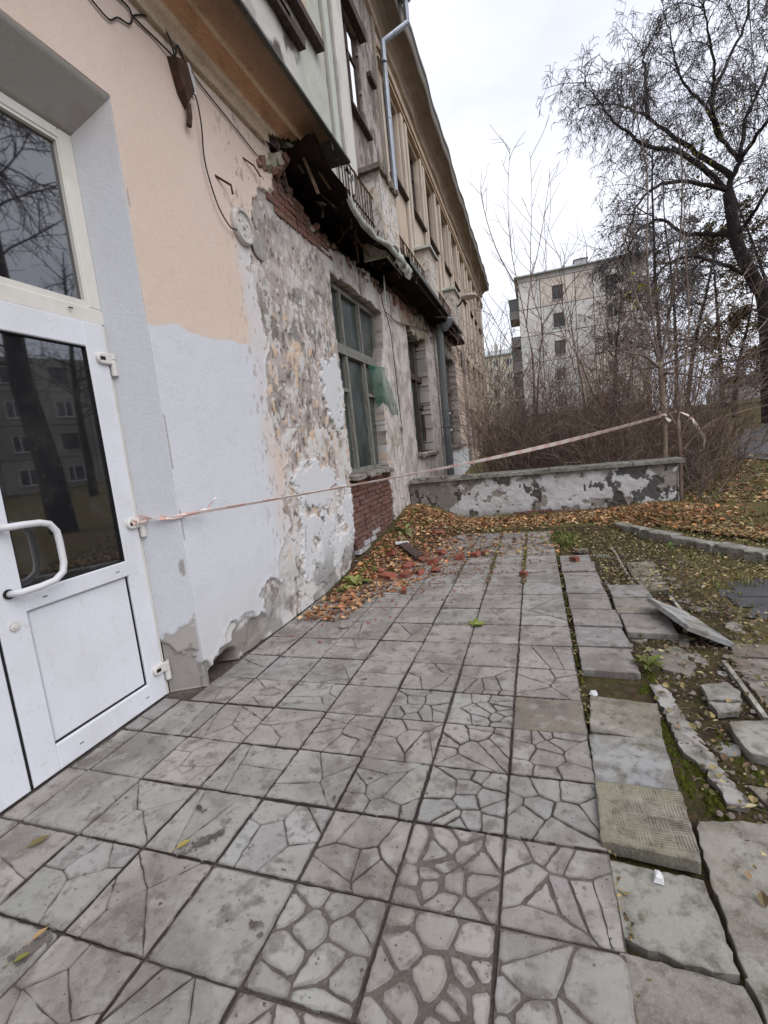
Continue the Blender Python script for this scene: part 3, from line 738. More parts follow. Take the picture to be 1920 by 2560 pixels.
    # grey cement foot and washed-out hollow by the doorway
    ft = sstep(.012,-.012,V+(n2-.5)*.18-(.10+.22*np.exp(-((U-3.35)/.35)**2)))*sstep(3.9,3.5,U)
    c = mixc(c, (.245,.225,.205), ft*sstep(.3,.5,n2)); d = d-ft*.025
    hol = sstep(.03,-.03,np.hypot((U-3.02)/1.5,(V-.02))-.11-(n2-.5)*.08)
    c = mixc(c, (.055,.035,.028), hol); d = d-hol*.15
    # cracks near the ground
    crk = np.abs(fbm(U*1.6,V*.5,4,3,40)-.5)
    ck = sstep(.012,.0,crk)*sstep(1.2,.7,V)*m*sstep(4.0,4.3,U)
    c = mixc(c, (.07,.06,.055), ck*.8); d = d-ck*.02
    # hairlines and pock marks in the sound paint by the edge
    pk = sstep(.66,.70,fbm(U*1.4,V*.7,20,3,41))*sstep(3.7,4.15,U)*(1-m)
    c = mixc(c, (.30,.25,.21), pk*.7)
    return d, c
def near_hole(U, V):
    n = (fbm(U,V,7,4,50)-.5); n2 = (fbm(U,V,20,3,51)-.5)
    h = sdpoly(U+n*.05*(U > 7.5), V+n2*.03+(V > 3.9)*n*.14, W1) < 0
    h |= sdpoly(U+n*.26+n2*.16, V+n*.16+n2*.10, BRK) < 0
    h |= sdpoly(U+n*.16+n2*.10, V+n*.16+n2*.10, VOID) < 0
    h |= (U < 2.752) & (V < 4.12)
    return h
grid_wall('wall', 1.0, 9.2, 0.0, 5.0, .0125, near_field, near_hole, to_wall, WALLM, bld, .24)

grid_wall('wall', -3.0, 1.0, 0.0, 5.0, .04, near_field, lambda U, V: (U > .45)&(V < 4.12), to_wall, WALLM, bld, .24)
W2 = (10.3,12.2,1.45,4.22); W3 = (14.6,17.1,1.5,4.40)
def mid_field(U, V):
    n1 = fbm(U,V,1.4,5,61); n2 = fbm(U,V,5,5,62); n3 = fbm(U,V,14,3,63)
    c = np.broadcast_to(np.array((.55,.505,.475)), U.shape+(3,)).copy()
    c = mixc(c, (.38,.325,.30), sstep(.45,.66,fbm(U*2,V*.6,4,5,64))*.8)
    c = mixc(c, (.28,.255,.235), sstep(.52,.66,n2)*.7)
    c = mixc(c, (.55,.40,.30), sstep(17.0,17.4,U)*.6)
    up = sstep(.12,-.12,4.25+(n2-.5)*.9-V)
    c = mixc(c, (.27,.225,.165), up*sstep(.4,.6,n1)); c = mixc(c, (.13,.11,.10), up*sstep(.5,.62,n2)*.9)
    rb = np.exp(-((U-10.2)/.8)**2-((V-4.62)/.22)**2)
    c = mixc(c, (.21,.095,.072), sstep(.30,.5,rb*(.3+n2*1.1))*(.55+.45*sstep(.4,.6,n3)))
    c = mixc(c, (.60,.615,.64), sstep(.03,-.03,V-1.35+(n2-.5)*.5)*sstep(13.5,14,U))
    d = -.01+(n2-.5)*.03+(n3-.5)*.012-up*.05*sstep(.45,.6,n2)
    return d, c
def mid_hole(U, V):
    n = fbm(U,V,5,4,70)-.5; h = np.zeros(U.shape, bool)
    for a,b,c_,d_ in (W2,W3): h |= (U > a+n*.06)&(U < b+n*.2)&(V > c_+n*.14)&(V < d_+n*.35)
    h |= (V > 4.68+n*.5)&(U < 11.6+n)
    return h
grid_wall('wall', 9.2, 19.2, 0.0, 5.02, .03, mid_field, mid_hole, to_wall, WALLM, bld, .30)

# upper storey
UW = [(11.9,13.1,7.3,8.93),(13.75,14.95,7.35,8.95),(16.0,17.2,7.4,8.98),(18.0,19.1,7.4,9.03),(19.95,21.0,7.4,9.05),(22.4,23.4,7.4,9.08),(24.1,25.0,7.4,9.1),(26.2,27.1,7.4,9.1)]
UN = [(7.75,8.62,7.12,8.62),(4.1,5.55,6.75,8.6),(10.15,11.2,7.25,8.93)]
def up_field(U, V):
    n1 = fbm(U,V,1.3,5,81); n2 = fbm(U,V,4.5,5,82); n3 = fbm(U,V,12,3,83)
    c = np.broadcast_to(np.array((.56,.455,.365)), U.shape+(3,)).copy()
    c = mixc(c, (.60,.52,.45), sstep(.42,.64,n1)*.7)
    c = mixc(c, (.40,.33,.26), sstep(.5,.68,fbm(U*2,V*.5,3,4,84))*.6)
    a = sstep(9.7,9.55,U+(n2-.5)*.3)                       # ruined bays nearest the door
    r_ = np.broadcast_to(np.array((.30,.265,.245)), U.shape+(3,)).copy()
    r_ = mixc(r_, (.15,.125,.115), sstep(.47,.62,fbm(U*2.4,V*.5,4,5,85)))
    r_ = mixc(r_, (.44,.405,.38), sstep(.54,.66,n2)*.7)
    r_ = mixc(r_, (.47,.39,.29), sstep(.5,.62,n1)*sstep(6.9,6.4,V)*.8)
    c = c*(1-a[...,None])+r_*a[...,None]
    g = sstep(7.15,7.0,U)                                   # washed green and peach strip beside the pilaster
    gr = np.broadcast_to(np.array((.46,.47,.42)), U.shape+(3,)).copy()
    gr = mixc(gr, (.55,.41,.29), sstep(6.55,6.3,U+(n2-.5)*.2)*sstep(6.9,7.4,V)); gr = mixc(gr, (.52,.53,.50), sstep(.5,.6,n2)*.6)
    c = c*(1-g[...,None])+gr*g[...,None]
    q = sstep(6.05,5.9,U)
    wd = np.broadcast_to(np.array((.53,.52,.50)), U.shape+(3,)).copy(); wd = mixc(wd, (.12,.10,.095), sstep(.48,.56,fbm(U,V,2.6,5,86))); wd = mixc(wd, (.30,.27,.25), sstep(.5,.6,n2)*.6)
    c = c*(1-q[...,None])+wd*q[...,None]
    d = (n2-.5)*.02*(a*.9+.1)+(n3-.5)*.01*a
    return d, c
def up_hole(U, V):
    n = fbm(U,V,5,4,90)-.5; h = np.zeros(U.shape, bool)
    for a,b,c_,d_ in UW: h |= (U > a)&(U < b)&(V > c_)&(V < d_)
    for a,b,c_,d_ in UN[:2]: h |= (U > a+n*.05)&(U < b+n*.05)&(V > c_)&(V < d_+n*.1)
    a,b,c_,d_ = UN[2]; h |= (U > a)&(U < b)&(V > c_)&(V < d_)
    return h
grid_wall('wall', -3.0, 10.1, 5.02, 10.2, .03, up_field, up_hole, to_wall, WALLM, bld, .10, (.11,.08,.07))
grid_wall('wall', 10.1, 29.0, 5.02, 10.2, .05, up_field, up_hole, to_wall, WALLM, bld, .32, (.16,.105,.075))
LW = [(20.2,21.2,4.0,4.98),(22.3,23.3,4.0,4.98),(24.4,25.4,4.0,4.98),(26.4,27.3,4.0,4.98),(20.2,21.2,1.2,2.9),(22.3,23.3,1.2,2.9),(24.4,25.4,1.2,2.9)]
def low_field(U, V):
    n1 = fbm(U,V,1.3,5,91); n2 = fbm(U,V,4,4,92)
    c = np.broadcast_to(np.array((.44,.35,.265)), U.shape+(3,)).copy(); c = mixc(c, (.34,.28,.23), sstep(.45,.62,n1)*.8); c = mixc(c, (.24,.2,.17), sstep(.55,.68,n2)*.6)
    return (n2-.5)*.02, c
def low_hole(U, V):
    h = np.zeros(U.shape, bool)
    for a,b,c_,d_ in LW: h |= (U > a)&(U < b)&(V > c_)&(V < d_)
    return h
grid_wall('wall', 19.2, 29.0, 0.0, 5.02, .05, low_field, low_hole, to_wall, WALLM, bld, .3, (.16,.115,.085))
def gable_field(U, V):
    n2 = fbm(U,V,4,4,93); c = np.broadcast_to(np.array((.42,.34,.27)), U.shape+(3,)).copy(); return (n2-.5)*.02, mixc(c, (.3,.25,.2), sstep(.5,.65,n2)*.6)
grid_wall('end_wall', -9.0, -2.5, 0.0, 10.2, .25, gable_field, lambda U,V: np.zeros(U.shape,bool), lambda U,V,D: np.stack([U, 29.0+D*0, V],-1), WALLM, bld, .05)
# dark rooms behind the ground-floor openings: a back wall, a floor slab overhead, cross walls
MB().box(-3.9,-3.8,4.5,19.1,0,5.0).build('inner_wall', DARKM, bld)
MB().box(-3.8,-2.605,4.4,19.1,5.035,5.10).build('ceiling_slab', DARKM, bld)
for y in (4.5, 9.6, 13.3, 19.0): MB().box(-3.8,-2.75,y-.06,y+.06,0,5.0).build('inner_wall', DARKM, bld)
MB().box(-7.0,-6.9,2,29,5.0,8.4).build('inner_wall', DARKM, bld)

# bricks: exposed patch under the big window and along the broken cornice
brs = random.Random(5)
def brick_mesh(k):
    r_ = random.Random(k); mb = MB()
    L, H, D = .121, .0325, .05
    col = [(.165,.072,.055),(.19,.085,.066),(.14,.065,.052),(.18,.098,.08),(.21,.105,.085),(.15,.08,.068)][k%6]
    vs = []
    for z in (-H, H):
        for y in (-L, L):
            for x in (-D, D): vs.append((x+r_.uniform(-.004,.004), y+r_.uniform(-.005,.005), z+r_.uniform(-.004,.004)))
    # chipped front edge
    mb.add(vs, [(0,2,3,1),(4,5,7,6),(0,1,5,4),(1,3,7,5),(3,2,6,7),(2,0,4,6)], col)
    me = mb.mesh('brick'); me.materials.append(BRICKM)
    return me
BME = [brick_mesh(k) for k in range(12)]
WHB = []
for k in range(3):
    b = MB(); b.box(-.05,.05,-.121,.121,-.0325,.0325,(.52,.52,.53)); me = b.mesh('brick'); me.materials.append(BRICKM); WHB.append(me)
def brick_field(y0, y1, z0, z1, keepf, x=-2.585):
    z = z0; row = 0
    while z < z1:
        y = y0-(.13 if row % 2 else 0); 
        while y < y1:
            half = brs.random() < .16
            ln = .5 if half else 1.0
            yc = y+.131*ln; 
            if keepf(yc, z) :
                wht = keepf(yc, z) == 2
                place('brick', brs.choice(WHB if wht else BME), (x+brs.uniform(-.012,.008)+(.012 if wht else 0), yc, z), (brs.uniform(-.02,.02), brs.uniform(-.02,.02), brs.uniform(-.03,.03)), (1, ln*.985, 1), bld)
            y += .262*ln
        z += .0775; row += 1
MB().box(-2.72,-2.615,5.6,8.4,0,1.34).build('brick_mortar', BMORTAR, bld)
def kb(y, z):
    lo = .10+.17*(y-5.8)*.55
    if y > 8.25-.1*(1.3-z) or y < 5.95+max(0,.25-z*.35): return 0
    if z < lo-.02: return 0
    if z < lo+.16 and y < 7.2 and brs.random() < .75: return 2
    return 1
brick_field(5.7, 8.4, .12, 1.28, kb)
# ragged brick and rubble edge of the hole in the cornice
MB().box(-2.74,-2.66,4.8,9.3,4.25,4.72).build('brick_mortar', BMORTAR, bld)
def kc(y, z):
    edge = 4.90-.32*max(0, y-4.9) if y < 5.9 else 4.56+.06*math.sin(y*5)
    return 1 if z < edge+brs.uniform(-.06,.05) else 0
brick_field(4.86, 6.3, 4.34, 4.94, kc, x=-2.56)
brick_field(6.3, 9.2, 4.40, 4.62, lambda y, z: brs.random() < .55, x=-2.62)
brick_field(9.2, 11.4, 4.36, 4.78, lambda y, z: brs.random() < .75, x=-2.60)
MB().box(-2.80,-2.70,9.2,11.7,4.3,4.85).build('brick_mortar', BMORTAR, bld)
# broken window sills with rubble
for (a,b,z) in ((6.22,8.08,1.30),(10.25,12.25,1.42),(14.55,17.2,1.47)):
    sm = MB(); y = a
    while y < b:
        L = brs.uniform(.1,.28); sm.obox((-2.56+brs.uniform(-.01,.05), y+L/2, z+brs.uniform(-.015,.015)), (.11+brs.uniform(-.02,.02),0,brs.uniform(-.02,.01)), (0,L*.5,brs.uniform(-.01,.01)), (0,0,.028), brs.choice([(.24,.20,.155),(.17,.14,.115),(.30,.27,.24)])); y += L*.93
    sm.build('sill', SLAB, bld)

# cornice with moulded profile, broken off where the ledge has fallen
prof = [(-2.505,4.925),(-2.462,4.925),(-2.455,4.94),(-2.452,5.045),(-2.435,5.06),(-2.430,5.085),(-2.425,5.10),(-2.405,5.115),(-2.375,5.135),(-2.345,5.155),(-2.315,5.165),(-2.300,5.168),(-2.292,5.19),(-2.285,5.215),(-2.26,5.222),(-2.16,5.226),(-2.03,5.230)]
pcol = [(.58,.48,.39),(.58,.48,.39),(.58,.46,.36),(.58,.45,.35),(.72,.56,.44),(.72,.55,.42),(.60,.36,.23),(.60,.35,.22),(.60,.35,.21),(.60,.34,.21),(.60,.36,.23),(.78,.60,.46),(.78,.60,.46),(.62,.40,.27),(.48,.31,.22),(.34,.23,.17),(.24,.17,.13)]  # pale entries paint highlight lines onto the moulding edges
ys = np.arange(-3.0, 5.75, .03); mb = MB(); m_ = len(prof); vs = []; cs = []
crs = np.random.RandomState(3)
sx = np.array([p[0] for p in prof]); sz = np.array([p[1] for p in prof])
for y in ys:
    nn = fbm(np.full(m_, y), np.arange(m_)*.12, 3.0, 4, 101)-.5
    for i in range(m_):
        vs.append((sx[i]+nn[i]*.012, y, sz[i]+nn[i]*.010)); k = .88+.3*(nn[i]+.5)*.5
        cs.append(tuple(np.array(pcol[i])*k)+(1,))
fs = []
for j in range(len(ys)-1):
    for i in range(m_-1):
        lim = 4.72+.07*i*(.8 if i < 9 else .72)+.16*(vnoise(np.array([i*.35]), np.array([3.3]), 5)[0]-.5)+.1*(vnoise(np.array([i*.9]), np.array([1.3]), 6)[0]-.5)
        chip = False
        if ys[j] < lim and not chip: fs.append((j*m_+i, (j+1)*m_+i, (j+1)*m_+i+1, j*m_+i+1))
mb.v = vs; mb.c = cs; mb.f = fs
mb.build('cornice', CORN, bld, smooth=True)
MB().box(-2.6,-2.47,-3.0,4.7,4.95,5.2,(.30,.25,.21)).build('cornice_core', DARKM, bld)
# jagged lumps of old render at the break
lump = MB()
for k in range(26):
    t = brs.random(); y = 4.62+.75*t+brs.uniform(-.06,.06); z = 4.62+.55*t+brs.uniform(-.10,.06); s = brs.uniform(.02,.06)
    v = nrm((brs.uniform(-1,1), brs.uniform(-1,1), brs.uniform(-1,1))); u_ = nrm(np.cross(v,(.3,.8,.5))); w_ = np.cross(v,u_)
    lump.obox((-2.52+.16*t*brs.random(), y, z), v*s, u_*s*.8, w_*s*.7, brs.choice([(.33,.32,.26),(.30,.22,.17),(.22,.13,.10)]))
tag(lump.build('broken_render', CORN, bld), kind='stuff')
# ledge sheets: straight near piece, hanging torn middle piece, far gutter board
MB().sweep_y([(-2.75,5.30),(-2.0,5.275),(-1.985,5.262),(-1.985,5.235),(-2.02,5.232),(-2.72,5.245)], list(np.linspace(-3.0,6.05,16))).build('ledge_sheet', TIN, bld)
dr = [(5.05,5.02),(5.3,4.86),(5.77,4.82),(5.95,4.70),(6.35,4.63),(6.8,4.66),(7.24,4.74),(7.6,4.80),(8.3,4.80),(8.96,4.82)]
vs = []; rowsn = 7
for y, z in dr:
    for k in range(rowsn):
        t = k/(rowsn-1); x = -2.62+.62*t
        zz = 5.02+(z-5.02)*t**1.2+.03*math.sin(y*4+k*1.3)+.02*math.sin(y*9+k)
        vs.append((x+.02*math.sin(y*6+k), y, zz))
fs = [(i*rowsn+k, (i+1)*rowsn+k, (i+1)*rowsn+k+1, i*rowsn+k+1) for i in range(len(dr)-1) for k in range(rowsn-1)]
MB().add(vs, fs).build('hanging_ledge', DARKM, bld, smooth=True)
# pale lip of the torn sheet
vs = []; st = np.linspace(5.85, 8.95, 26)
for y in st:
    z = np.interp(y, [d_[0] for d_ in dr], [d_[1] for d_ in dr]); wv = .03+.025*math.sin(y*2.4)+.02*sstep(7.1,7.6,np.array(y))
    t = .02*math.sin(y*7)
    vs += [(-2.03, y, z-.02), (-1.985+t, y, z-.045), (-1.955+t, y, z+.0+wv*.35), (-1.985+t*.5, y, z+.02+wv), (-2.01, y, z+.025+wv*1.1)]
fs = [(i*5+k, (i+1)*5+k, (i+1)*5+k+1, i*5+k+1) for i in range(len(st)-1) for k in range(4)]
MB().add(vs, fs).build('torn_tin_lip', TINW, bld, smooth=True)
vs = []
for i, y in enumerate(np.linspace(7.95, 8.85, 10)):
    for k in range(6):
        t = k/5; vs.append((-2.06+.10*math.sin(t*3.0)+.03*math.sin(i*1.7+k), y+.05*t, 4.96-.26*t+.03*math.sin(i*2.1+k*1.1)))
fs = [(i*6+k, (i+1)*6+k, (i+1)*6+k+1, i*6+k+1) for i in range(9) for k in range(5)]
MB().add(vs, fs).build('torn_tin_sheet', TINW, bld, smooth=True)
MB().sweep_y([(-2.6,5.06),(-2.02,5.09),(-1.985,5.075),(-1.975,4.97),(-2.0,4.965),(-2.03,5.0),(-2.6,5.02)], list(np.linspace(8.9,12.1,8))).build('ledge_sheet', TIN, bld)
MB().sweep_y([(-2.6,5.05),(-2.02,5.07),(-1.99,5.055),(-1.985,5.0),(-2.0,4.985),(-2.03,5.01),(-2.6,5.0)], list(np.linspace(12.3,15.6,8))).build('ledge_sheet', TIN, bld)
MB().box(-2.5,-2.06,8.9,16.6,4.86,4.962,(.3,.25,.2)).build('ledge_core', DARKM, bld)
# splintered laths, strips of tin and lumps dangling in the break
dm = MB(); dt = MB()
for k in range(26):
    y = brs.uniform(5.0,9.0); z = 4.98-.1*brs.random(); x = brs.uniform(-2.5,-2.1); L = brs.uniform(.12,.45)
    dm.obox((x,y,z-L*.35), nrm((brs.uniform(-.5,.5),brs.uniform(-1,1),-brs.uniform(.2,1.2)))*L*.5, (.012,0,.003), (0,.02,.006), brs.choice([(.1,.07,.05),(.06,.045,.04),(.16,.11,.08)]))
for k in range(16):
    y = brs.uniform(5.5,6.3) if k < 6 else brs.uniform(8.6,9.6); z = 5.2 if k < 6 else 4.95; s = brs.uniform(.04,.12); P = [(-1.99-s*brs.random(), y+brs.uniform(-s,s), z-s*1.4*brs.random()-.02*q) for q in range(3)]
    dt.add(P+[(p[0]-.01,p[1]+.01,p[2]+.01) for p in P], [(0,1,2),(3,5,4)])
for k in range(60):
    t = brs.random(); y = 4.95+4.0*t; z = 4.47+.12*brs.random()+.2*max(0,.5-t*3); s = brs.uniform(.015,.05)
    v = nrm((brs.uniform(-1,1), brs.uniform(-1,1), brs.uniform(-1,1))); u_ = nrm(np.cross(v,(.3,.8,.5))); w_ = np.cross(v,u_)
    dm.obox((-2.53+brs.uniform(-.05,.02), y, z), v*s, u_*s*.8, w_*s*.6, brs.choice([(.24,.10,.075),(.19,.085,.065),(.34,.30,.27),(.16,.12,.1)]))
tag(dm.build('broken_laths', BRICKM, bld), kind='stuff'); tag(dt.build('torn_tin_strips', TIN, bld), kind='stuff')
# pedestals standing on the ledge
def pedestal(y0, y1, ztop, ruined):
    z0 = 5.07 if y0 > 8.9 else 4.72
    x0, x1 = -2.495, -2.09
    def pf(U, V):
        n2 = fbm(U+V*.3,V,6,5,int(y0*10)); n3 = fbm(U,V,18,3,int(y0*7))
        c = np.broadcast_to(np.array((.58,.55,.525)), U.shape+(3,)).copy()
        c = mixc(c, (.50,.40,.29), sstep(.5,.6,n2)*.8*(1 if ruined else .5)); c = mixc(c, (.24,.21,.18), sstep(.56,.66,n3)*.8)
        c = mixc(c, (.22,.17,.13), sstep(ztop-.25,ztop,V+(n2-.5)*.3)*.8)
        return (n2-.5)*.03+(n3-.5)*.015, c
    nohole = lambda U, V: np.zeros(U.shape, bool)
    grid_wall('pedestal', x0, x1, z0, ztop, .03, pf, nohole, lambda U,V,D: np.stack([U, y0-D, V],-1), WALLM, bld, .02)
    grid_wall('pedestal', y0, y1, z0, ztop, .03, pf, nohole, lambda U,V,D: np.stack([x1+D, U, V],-1), WALLM, bld, .02)
    cp = MB()
    if ruined:
        for k in range(14):
            t = k/13; y = y0-.03+(y1-y0)*t
            cp.obox((-2.27+brs.uniform(-.02,.02), y, ztop+.02+brs.uniform(-.02,.02)), (.22+brs.uniform(-.03,.02),0,.01), (0,.045,brs.uniform(-.01,.01)), (0,0,.035+brs.uniform(0,.02)), brs.choice([(.17,.13,.105),(.24,.20,.16),(.13,.10,.085)]))
        cp.build('pedestal_cap', SLAB, bld)
    else:
        e = .06
        cp.add([(-2.498,y0-e,ztop),(x1+e,y0-e,ztop),(x1+e,y1+e,ztop),(-2.498,y1+e,ztop),(-2.498,y0-e,ztop+.055),(x1+e,y0-e,ztop+.055),(x1+e,y1+e,ztop+.055),(-2.498,y1+e,ztop+.055),(-2.498,y0+.05,ztop+.13),(x1-.05,y0+.05,ztop+.10),(x1-.05,y1-.05,ztop+.10),(-2.498,y1-.05,ztop+.13)],
               [(0,3,2,1),(0,1,5,4),(1,2,6,5),(2,3,7,6),(4,5,9,8),(5,6,10,9),(6,7,11,10),(8,9,10,11)])
        cp.build('pedestal_cap', TINW, bld)
pedestal(7.76, 8.70, 6.02, True); pedestal(11.48, 12.35, 6.16, False); pedestal(15.12, 16.2, 6.24, False)
# iron railings between them
for a, b, z0, z1 in ((6.25,7.74,4.90,5.62),(8.74,11.45,5.12,5.66),(12.4,15.1,5.12,5.68)):
    rm = MB()
    for z in (z0, z0+.3, z1): rm.tube([(-2.24,a,z),(-2.24,b,z)], .014, 4)
    y = a+.06
    while y < b:
        rm.tube([(-2.24,y,z0),(-2.24+brs.uniform(-.02,.02),y+brs.uniform(-.03,.03),z1)], .009, 4); y += .11
    rm.build('railing', IRON, bld)
# white pilaster, grooves and window surrounds of the upper storey
def colf(base, dark, seed):
    def f(U, V):
        n = fbm(U*2,V*.6,4,4,seed); c = np.broadcast_to(np.array(base), U.shape+(3,)).copy(); return (n-.5)*.006, mixc(c, dark, sstep(.5,.66,n)*.6)
    return f
nh = lambda U, V: np.zeros(U.shape, bool)
for (a, b, d0, col, dk) in ((7.16,7.62,.10,(.62,.605,.575),(.45,.42,.38)),(6.92,7.12,.06,(.50,.52,.48),(.38,.38,.33)),(9.62,9.76,.05,(.30,.26,.23),(.14,.12,.1))):
    grid_wall('pilaster', a, b, 5.3, 9.7, .03, colf(col, dk, int(a*9)), nh, lambda U,V,D,d0=d0: np.stack([WX+d0+D,U,V],-1), WALLM, bld, d0)
for (a, b) in ((13.16,13.36),(13.48,13.70),(15.0,15.2),(15.75,15.95),(17.26,17.46),(17.75,17.95),(19.16,19.4),(19.7,19.9),(21.1,21.4),(22.05,22.3),(23.5,23.9),(25.15,25.5),(27.2,27.6),(11.3,11.5),(11.65,11.84)):
    grid_wall('pilaster', a, b, 5.3, 9.02, .06, colf((.60,.52,.44),(.44,.37,.31),int(a*7)), nh, lambda U,V,D: np.stack([WX+.07+D,U,V],-1), WALLM, bld, .07)
fr = MB()
for z, d_, c_ in ((9.06,.09,(.54,.41,.30)),(9.15,.06,(.60,.52,.43)),(9.22,.10,(.55,.42,.31))): fr.box(WX+.001,WX+d_,9.7,29.0,z,z+.05,c_)
fr.build('frieze_moulding', CORN, bld)
for (a,b,c_,d_) in UW+UN:
    near = a < 10
    MB().box(WX-.05,WX+.10,a-.06,b+.1,c_-.07,c_-.02).build('sill', WOODD, bld)
    wx = WX-.09 if near else WX-.16
    win = MB()
    for y in (a+.02, (a+b)/2, b-.06): win.box(wx,wx+.05,y,y+.045,c_,d_)
    for z in (c_, c_+(d_-c_)*.68, d_-.05): win.box(wx+.004,wx+.046,a,b,z,z+.045)
    win.build('window_frame', WOODD, bld)
# ruined dark hood over the near upper window
MB().box(WX+.002,WX+.14,3.6,5.75,8.62,8.74).build('window_hood', WOODD, bld)
MB().box(WX+.002,WX+.12,4.4,6.64,7.02,7.12).build('window_hood', WOODD, bld)
MB().box(WX+.002,WX+.10,3.4,6.02,6.62,6.74).build('window_hood', WOODD, bld)
MB().box(WX+.002,WX+.13,7.65,8.8,8.64,8.80).build('window_hood', WOODD, bld)
MB().box(WX+.002,WX+.08,9.05,9.4,8.3,8.38).build('window_hood', WOODD, bld)
# eaves
ev = MB(); ys = list(np.arange(-3.2, 29.61, .35)); P = [(-2.5,9.72),(-2.44,9.74),(-2.42,9.86),(-2.36,9.95),(-2.26,10.02),(-2.12,10.05),(-2.05,10.06),(-2.03,10.10),(-2.025,10.30),(-2.0,10.34),(-2.0,10.42),(-2.75,10.72)]
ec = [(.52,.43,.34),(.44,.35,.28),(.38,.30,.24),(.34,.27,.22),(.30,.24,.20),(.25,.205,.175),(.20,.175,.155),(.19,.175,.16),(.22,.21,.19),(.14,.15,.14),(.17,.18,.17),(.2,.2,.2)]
vs = []; cs = []
for y in ys:
    for (x, z), c_ in zip(P, ec):
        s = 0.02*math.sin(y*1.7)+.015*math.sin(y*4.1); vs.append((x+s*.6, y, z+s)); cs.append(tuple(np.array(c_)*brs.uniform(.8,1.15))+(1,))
m_ = len(P); fs = [(j*m_+i, (j+1)*m_+i, (j+1)*m_+i+1, j*m_+i+1) for j in range(len(ys)-1) for i in range(m_-1)]
fs.append(tuple(range((len(ys)-1)*m_, len(ys)*m_))); ev.v = vs; ev.c = cs; ev.f = fs
ev.build('eaves', CORN, bld)
# downpipes
dp = MB(); dp.tube([(-1.9,10.2,10.30),(-1.9,10.2,9.80),(-2.34,9.84,9.36),(-2.34,9.80,8.4),(-2.34,9.78,6.6)], .055, 10); dp.lathe((-1.9,10.2,10.16), [(.06,0),(.14,.07),(.15,.20),(.10,.26),(.09,.27)], n=14)
for z in (9.0, 8.0, 7.0): dp.lathe((-2.34,9.8,z), [(.062,-.02),(.066,0),(.062,.02)], n=12)
dp.build('downpipe', ZINC, bld, smooth=False)
dp = MB(); dp.tube([(-2.30,13.3,5.0),(-2.33,13.36,4.7),(-2.35,13.4,3.0),(-2.35,13.42,.6)], .105, 12)
for z in (4.75, 3.4, 2.1, 1.0): dp.lathe((-2.35,13.4,z), [(.112,-.025),(.118,0),(.112,.025)], n=14)
dp.build('downpipe', PIPEG, bld)
hp = MB(); hp.lathe((-2.10,13.3,4.98), [(.05,-.32),(.09,-.28),(.16,-.14),(.185,0),(.19,.03),(.17,.03)], axis=(.25,-.1,1), n=18); hp.build('rain_hopper', ZINC, bld, smooth=True)
# corner pier at the step to the far wing
grid_wall('pilaster', 18.85, 19.3, 0.0, 5.3, .05, colf((.46,.40,.36),(.30,.25,.22),77), nh, lambda U,V,D: np.stack([WX+.12+D,U,V],-1), WALLM, bld, .12)

# ground-floor windows
def window(y0, y1, z0, z1, x, cols, zt, zb, m, sub=True):
    w_ = empty('window', (x, y0, z0)); w_.parent = bld; w_.location = Vector((x, y0, z0))-wo(bld)
    g = MB().box(x-.03,x-.022,y0,y1,z0,z1).build('pane', WGLASS, w_)
    f = MB()
    f.box(x-.05,x+.03,y0,y0+.07,z0,z1); f.box(x-.05,x+.03,y1-.07,y1,z0,z1); f.box(x-.05,x+.03,y0+.07,y1-.07,z0,z0+.07); f.box(x-.05,x+.03,y0+.07,y1-.07,z1-.07,z1)
    f.build('frame', m, w_)
    MB().box(x-.048,x+.055,y0+.07,y1-.07,zt-.07,zt+.07).build('transom_bar', m, w_)
    for c_ in cols:
        MB().box(x-.02,x+.045,c_-.035,c_+.035,z0+.07,zt-.07).build('mullion', m, w_); MB().box(x-.02,x+.04,c_-.03,c_+.03,zt+.07,z1-.07).build('mullion', m, w_)
    e = [y0+.07]+[v for c_ in cols for v in (c_-.035, c_+.035)]+[y1-.07]
    for k in range(0, len(e), 2):
        if k != 2: MB().box(x-.018,x+.03,e[k],e[k+1],zb-.025,zb+.025).build('glazing_bar', m, w_)
        # dark inner rebate round each light
    return w_
window(6.27, 8.50, 1.34, 4.12, -2.68, (6.86,7.66), 3.19, 2.60, WOODG)
window(10.25, 12.3, 1.45, 4.25, -2.74, (10.9,11.6), 3.3, 2.6, WOODD)
window(14.5, 17.2, 1.5, 4.45, -2.74, (15.4,16.3), 3.4, 2.7, WOODD)
# cracked pane lines left out; loose cardboard shards standing on the far sill
MB().obox((-2.66,15.9,2.6),(.01,0,0),(0,.22,.02),(0,0,.03)).build('broken_sash', TINW, bld)
MB().obox((-2.66,16.0,2.05),(.01,0,0),(0,.2,.02),(0,0,.03)).build('broken_sash', TINW, bld)

# ------------------------------------------------------------------ doorway
DX = -2.74
def jamb_field(U, V):
    n2 = fbm(U*1.2,V,5,5,131); n1 = fbm(U,V,2,4,132)
    c = np.broadcast_to(np.array((.55,.565,.60)), U.shape+(3,)).copy()
    c = mixc(c, (.50,.46,.46), sstep(3.6,4.1,V)*.7)
    n3 = fbm(U*1.2,V,20,4,134); s = V-(.44+.12*(U+2.74)/.24)+(n2-.5)*.22+(n3-.5)*.10
    a = sstep(.006,-.006,s); c = mixc(c, (.36,.335,.315), a)
    s2 = V-(.30+(fbm(U,V,6,4,135)-.5)*.34+(n3-.5)*.12); b = sstep(.006,-.006,s2); c = mixc(c, (.29,.27,.25), b); c = mixc(c, (.21,.19,.175), b*sstep(.5,.62,n1)*.7)
    sc = np.exp(-((U+2.535)/.02)**2-((V-.96)/.07)**2); c = mixc(c, (.32,.30,.29), sstep(.4,.5,sc*(.6+n2)))
    return -(a*.008+b*.02)+(n2-.5)*.004*(1+3*b), c
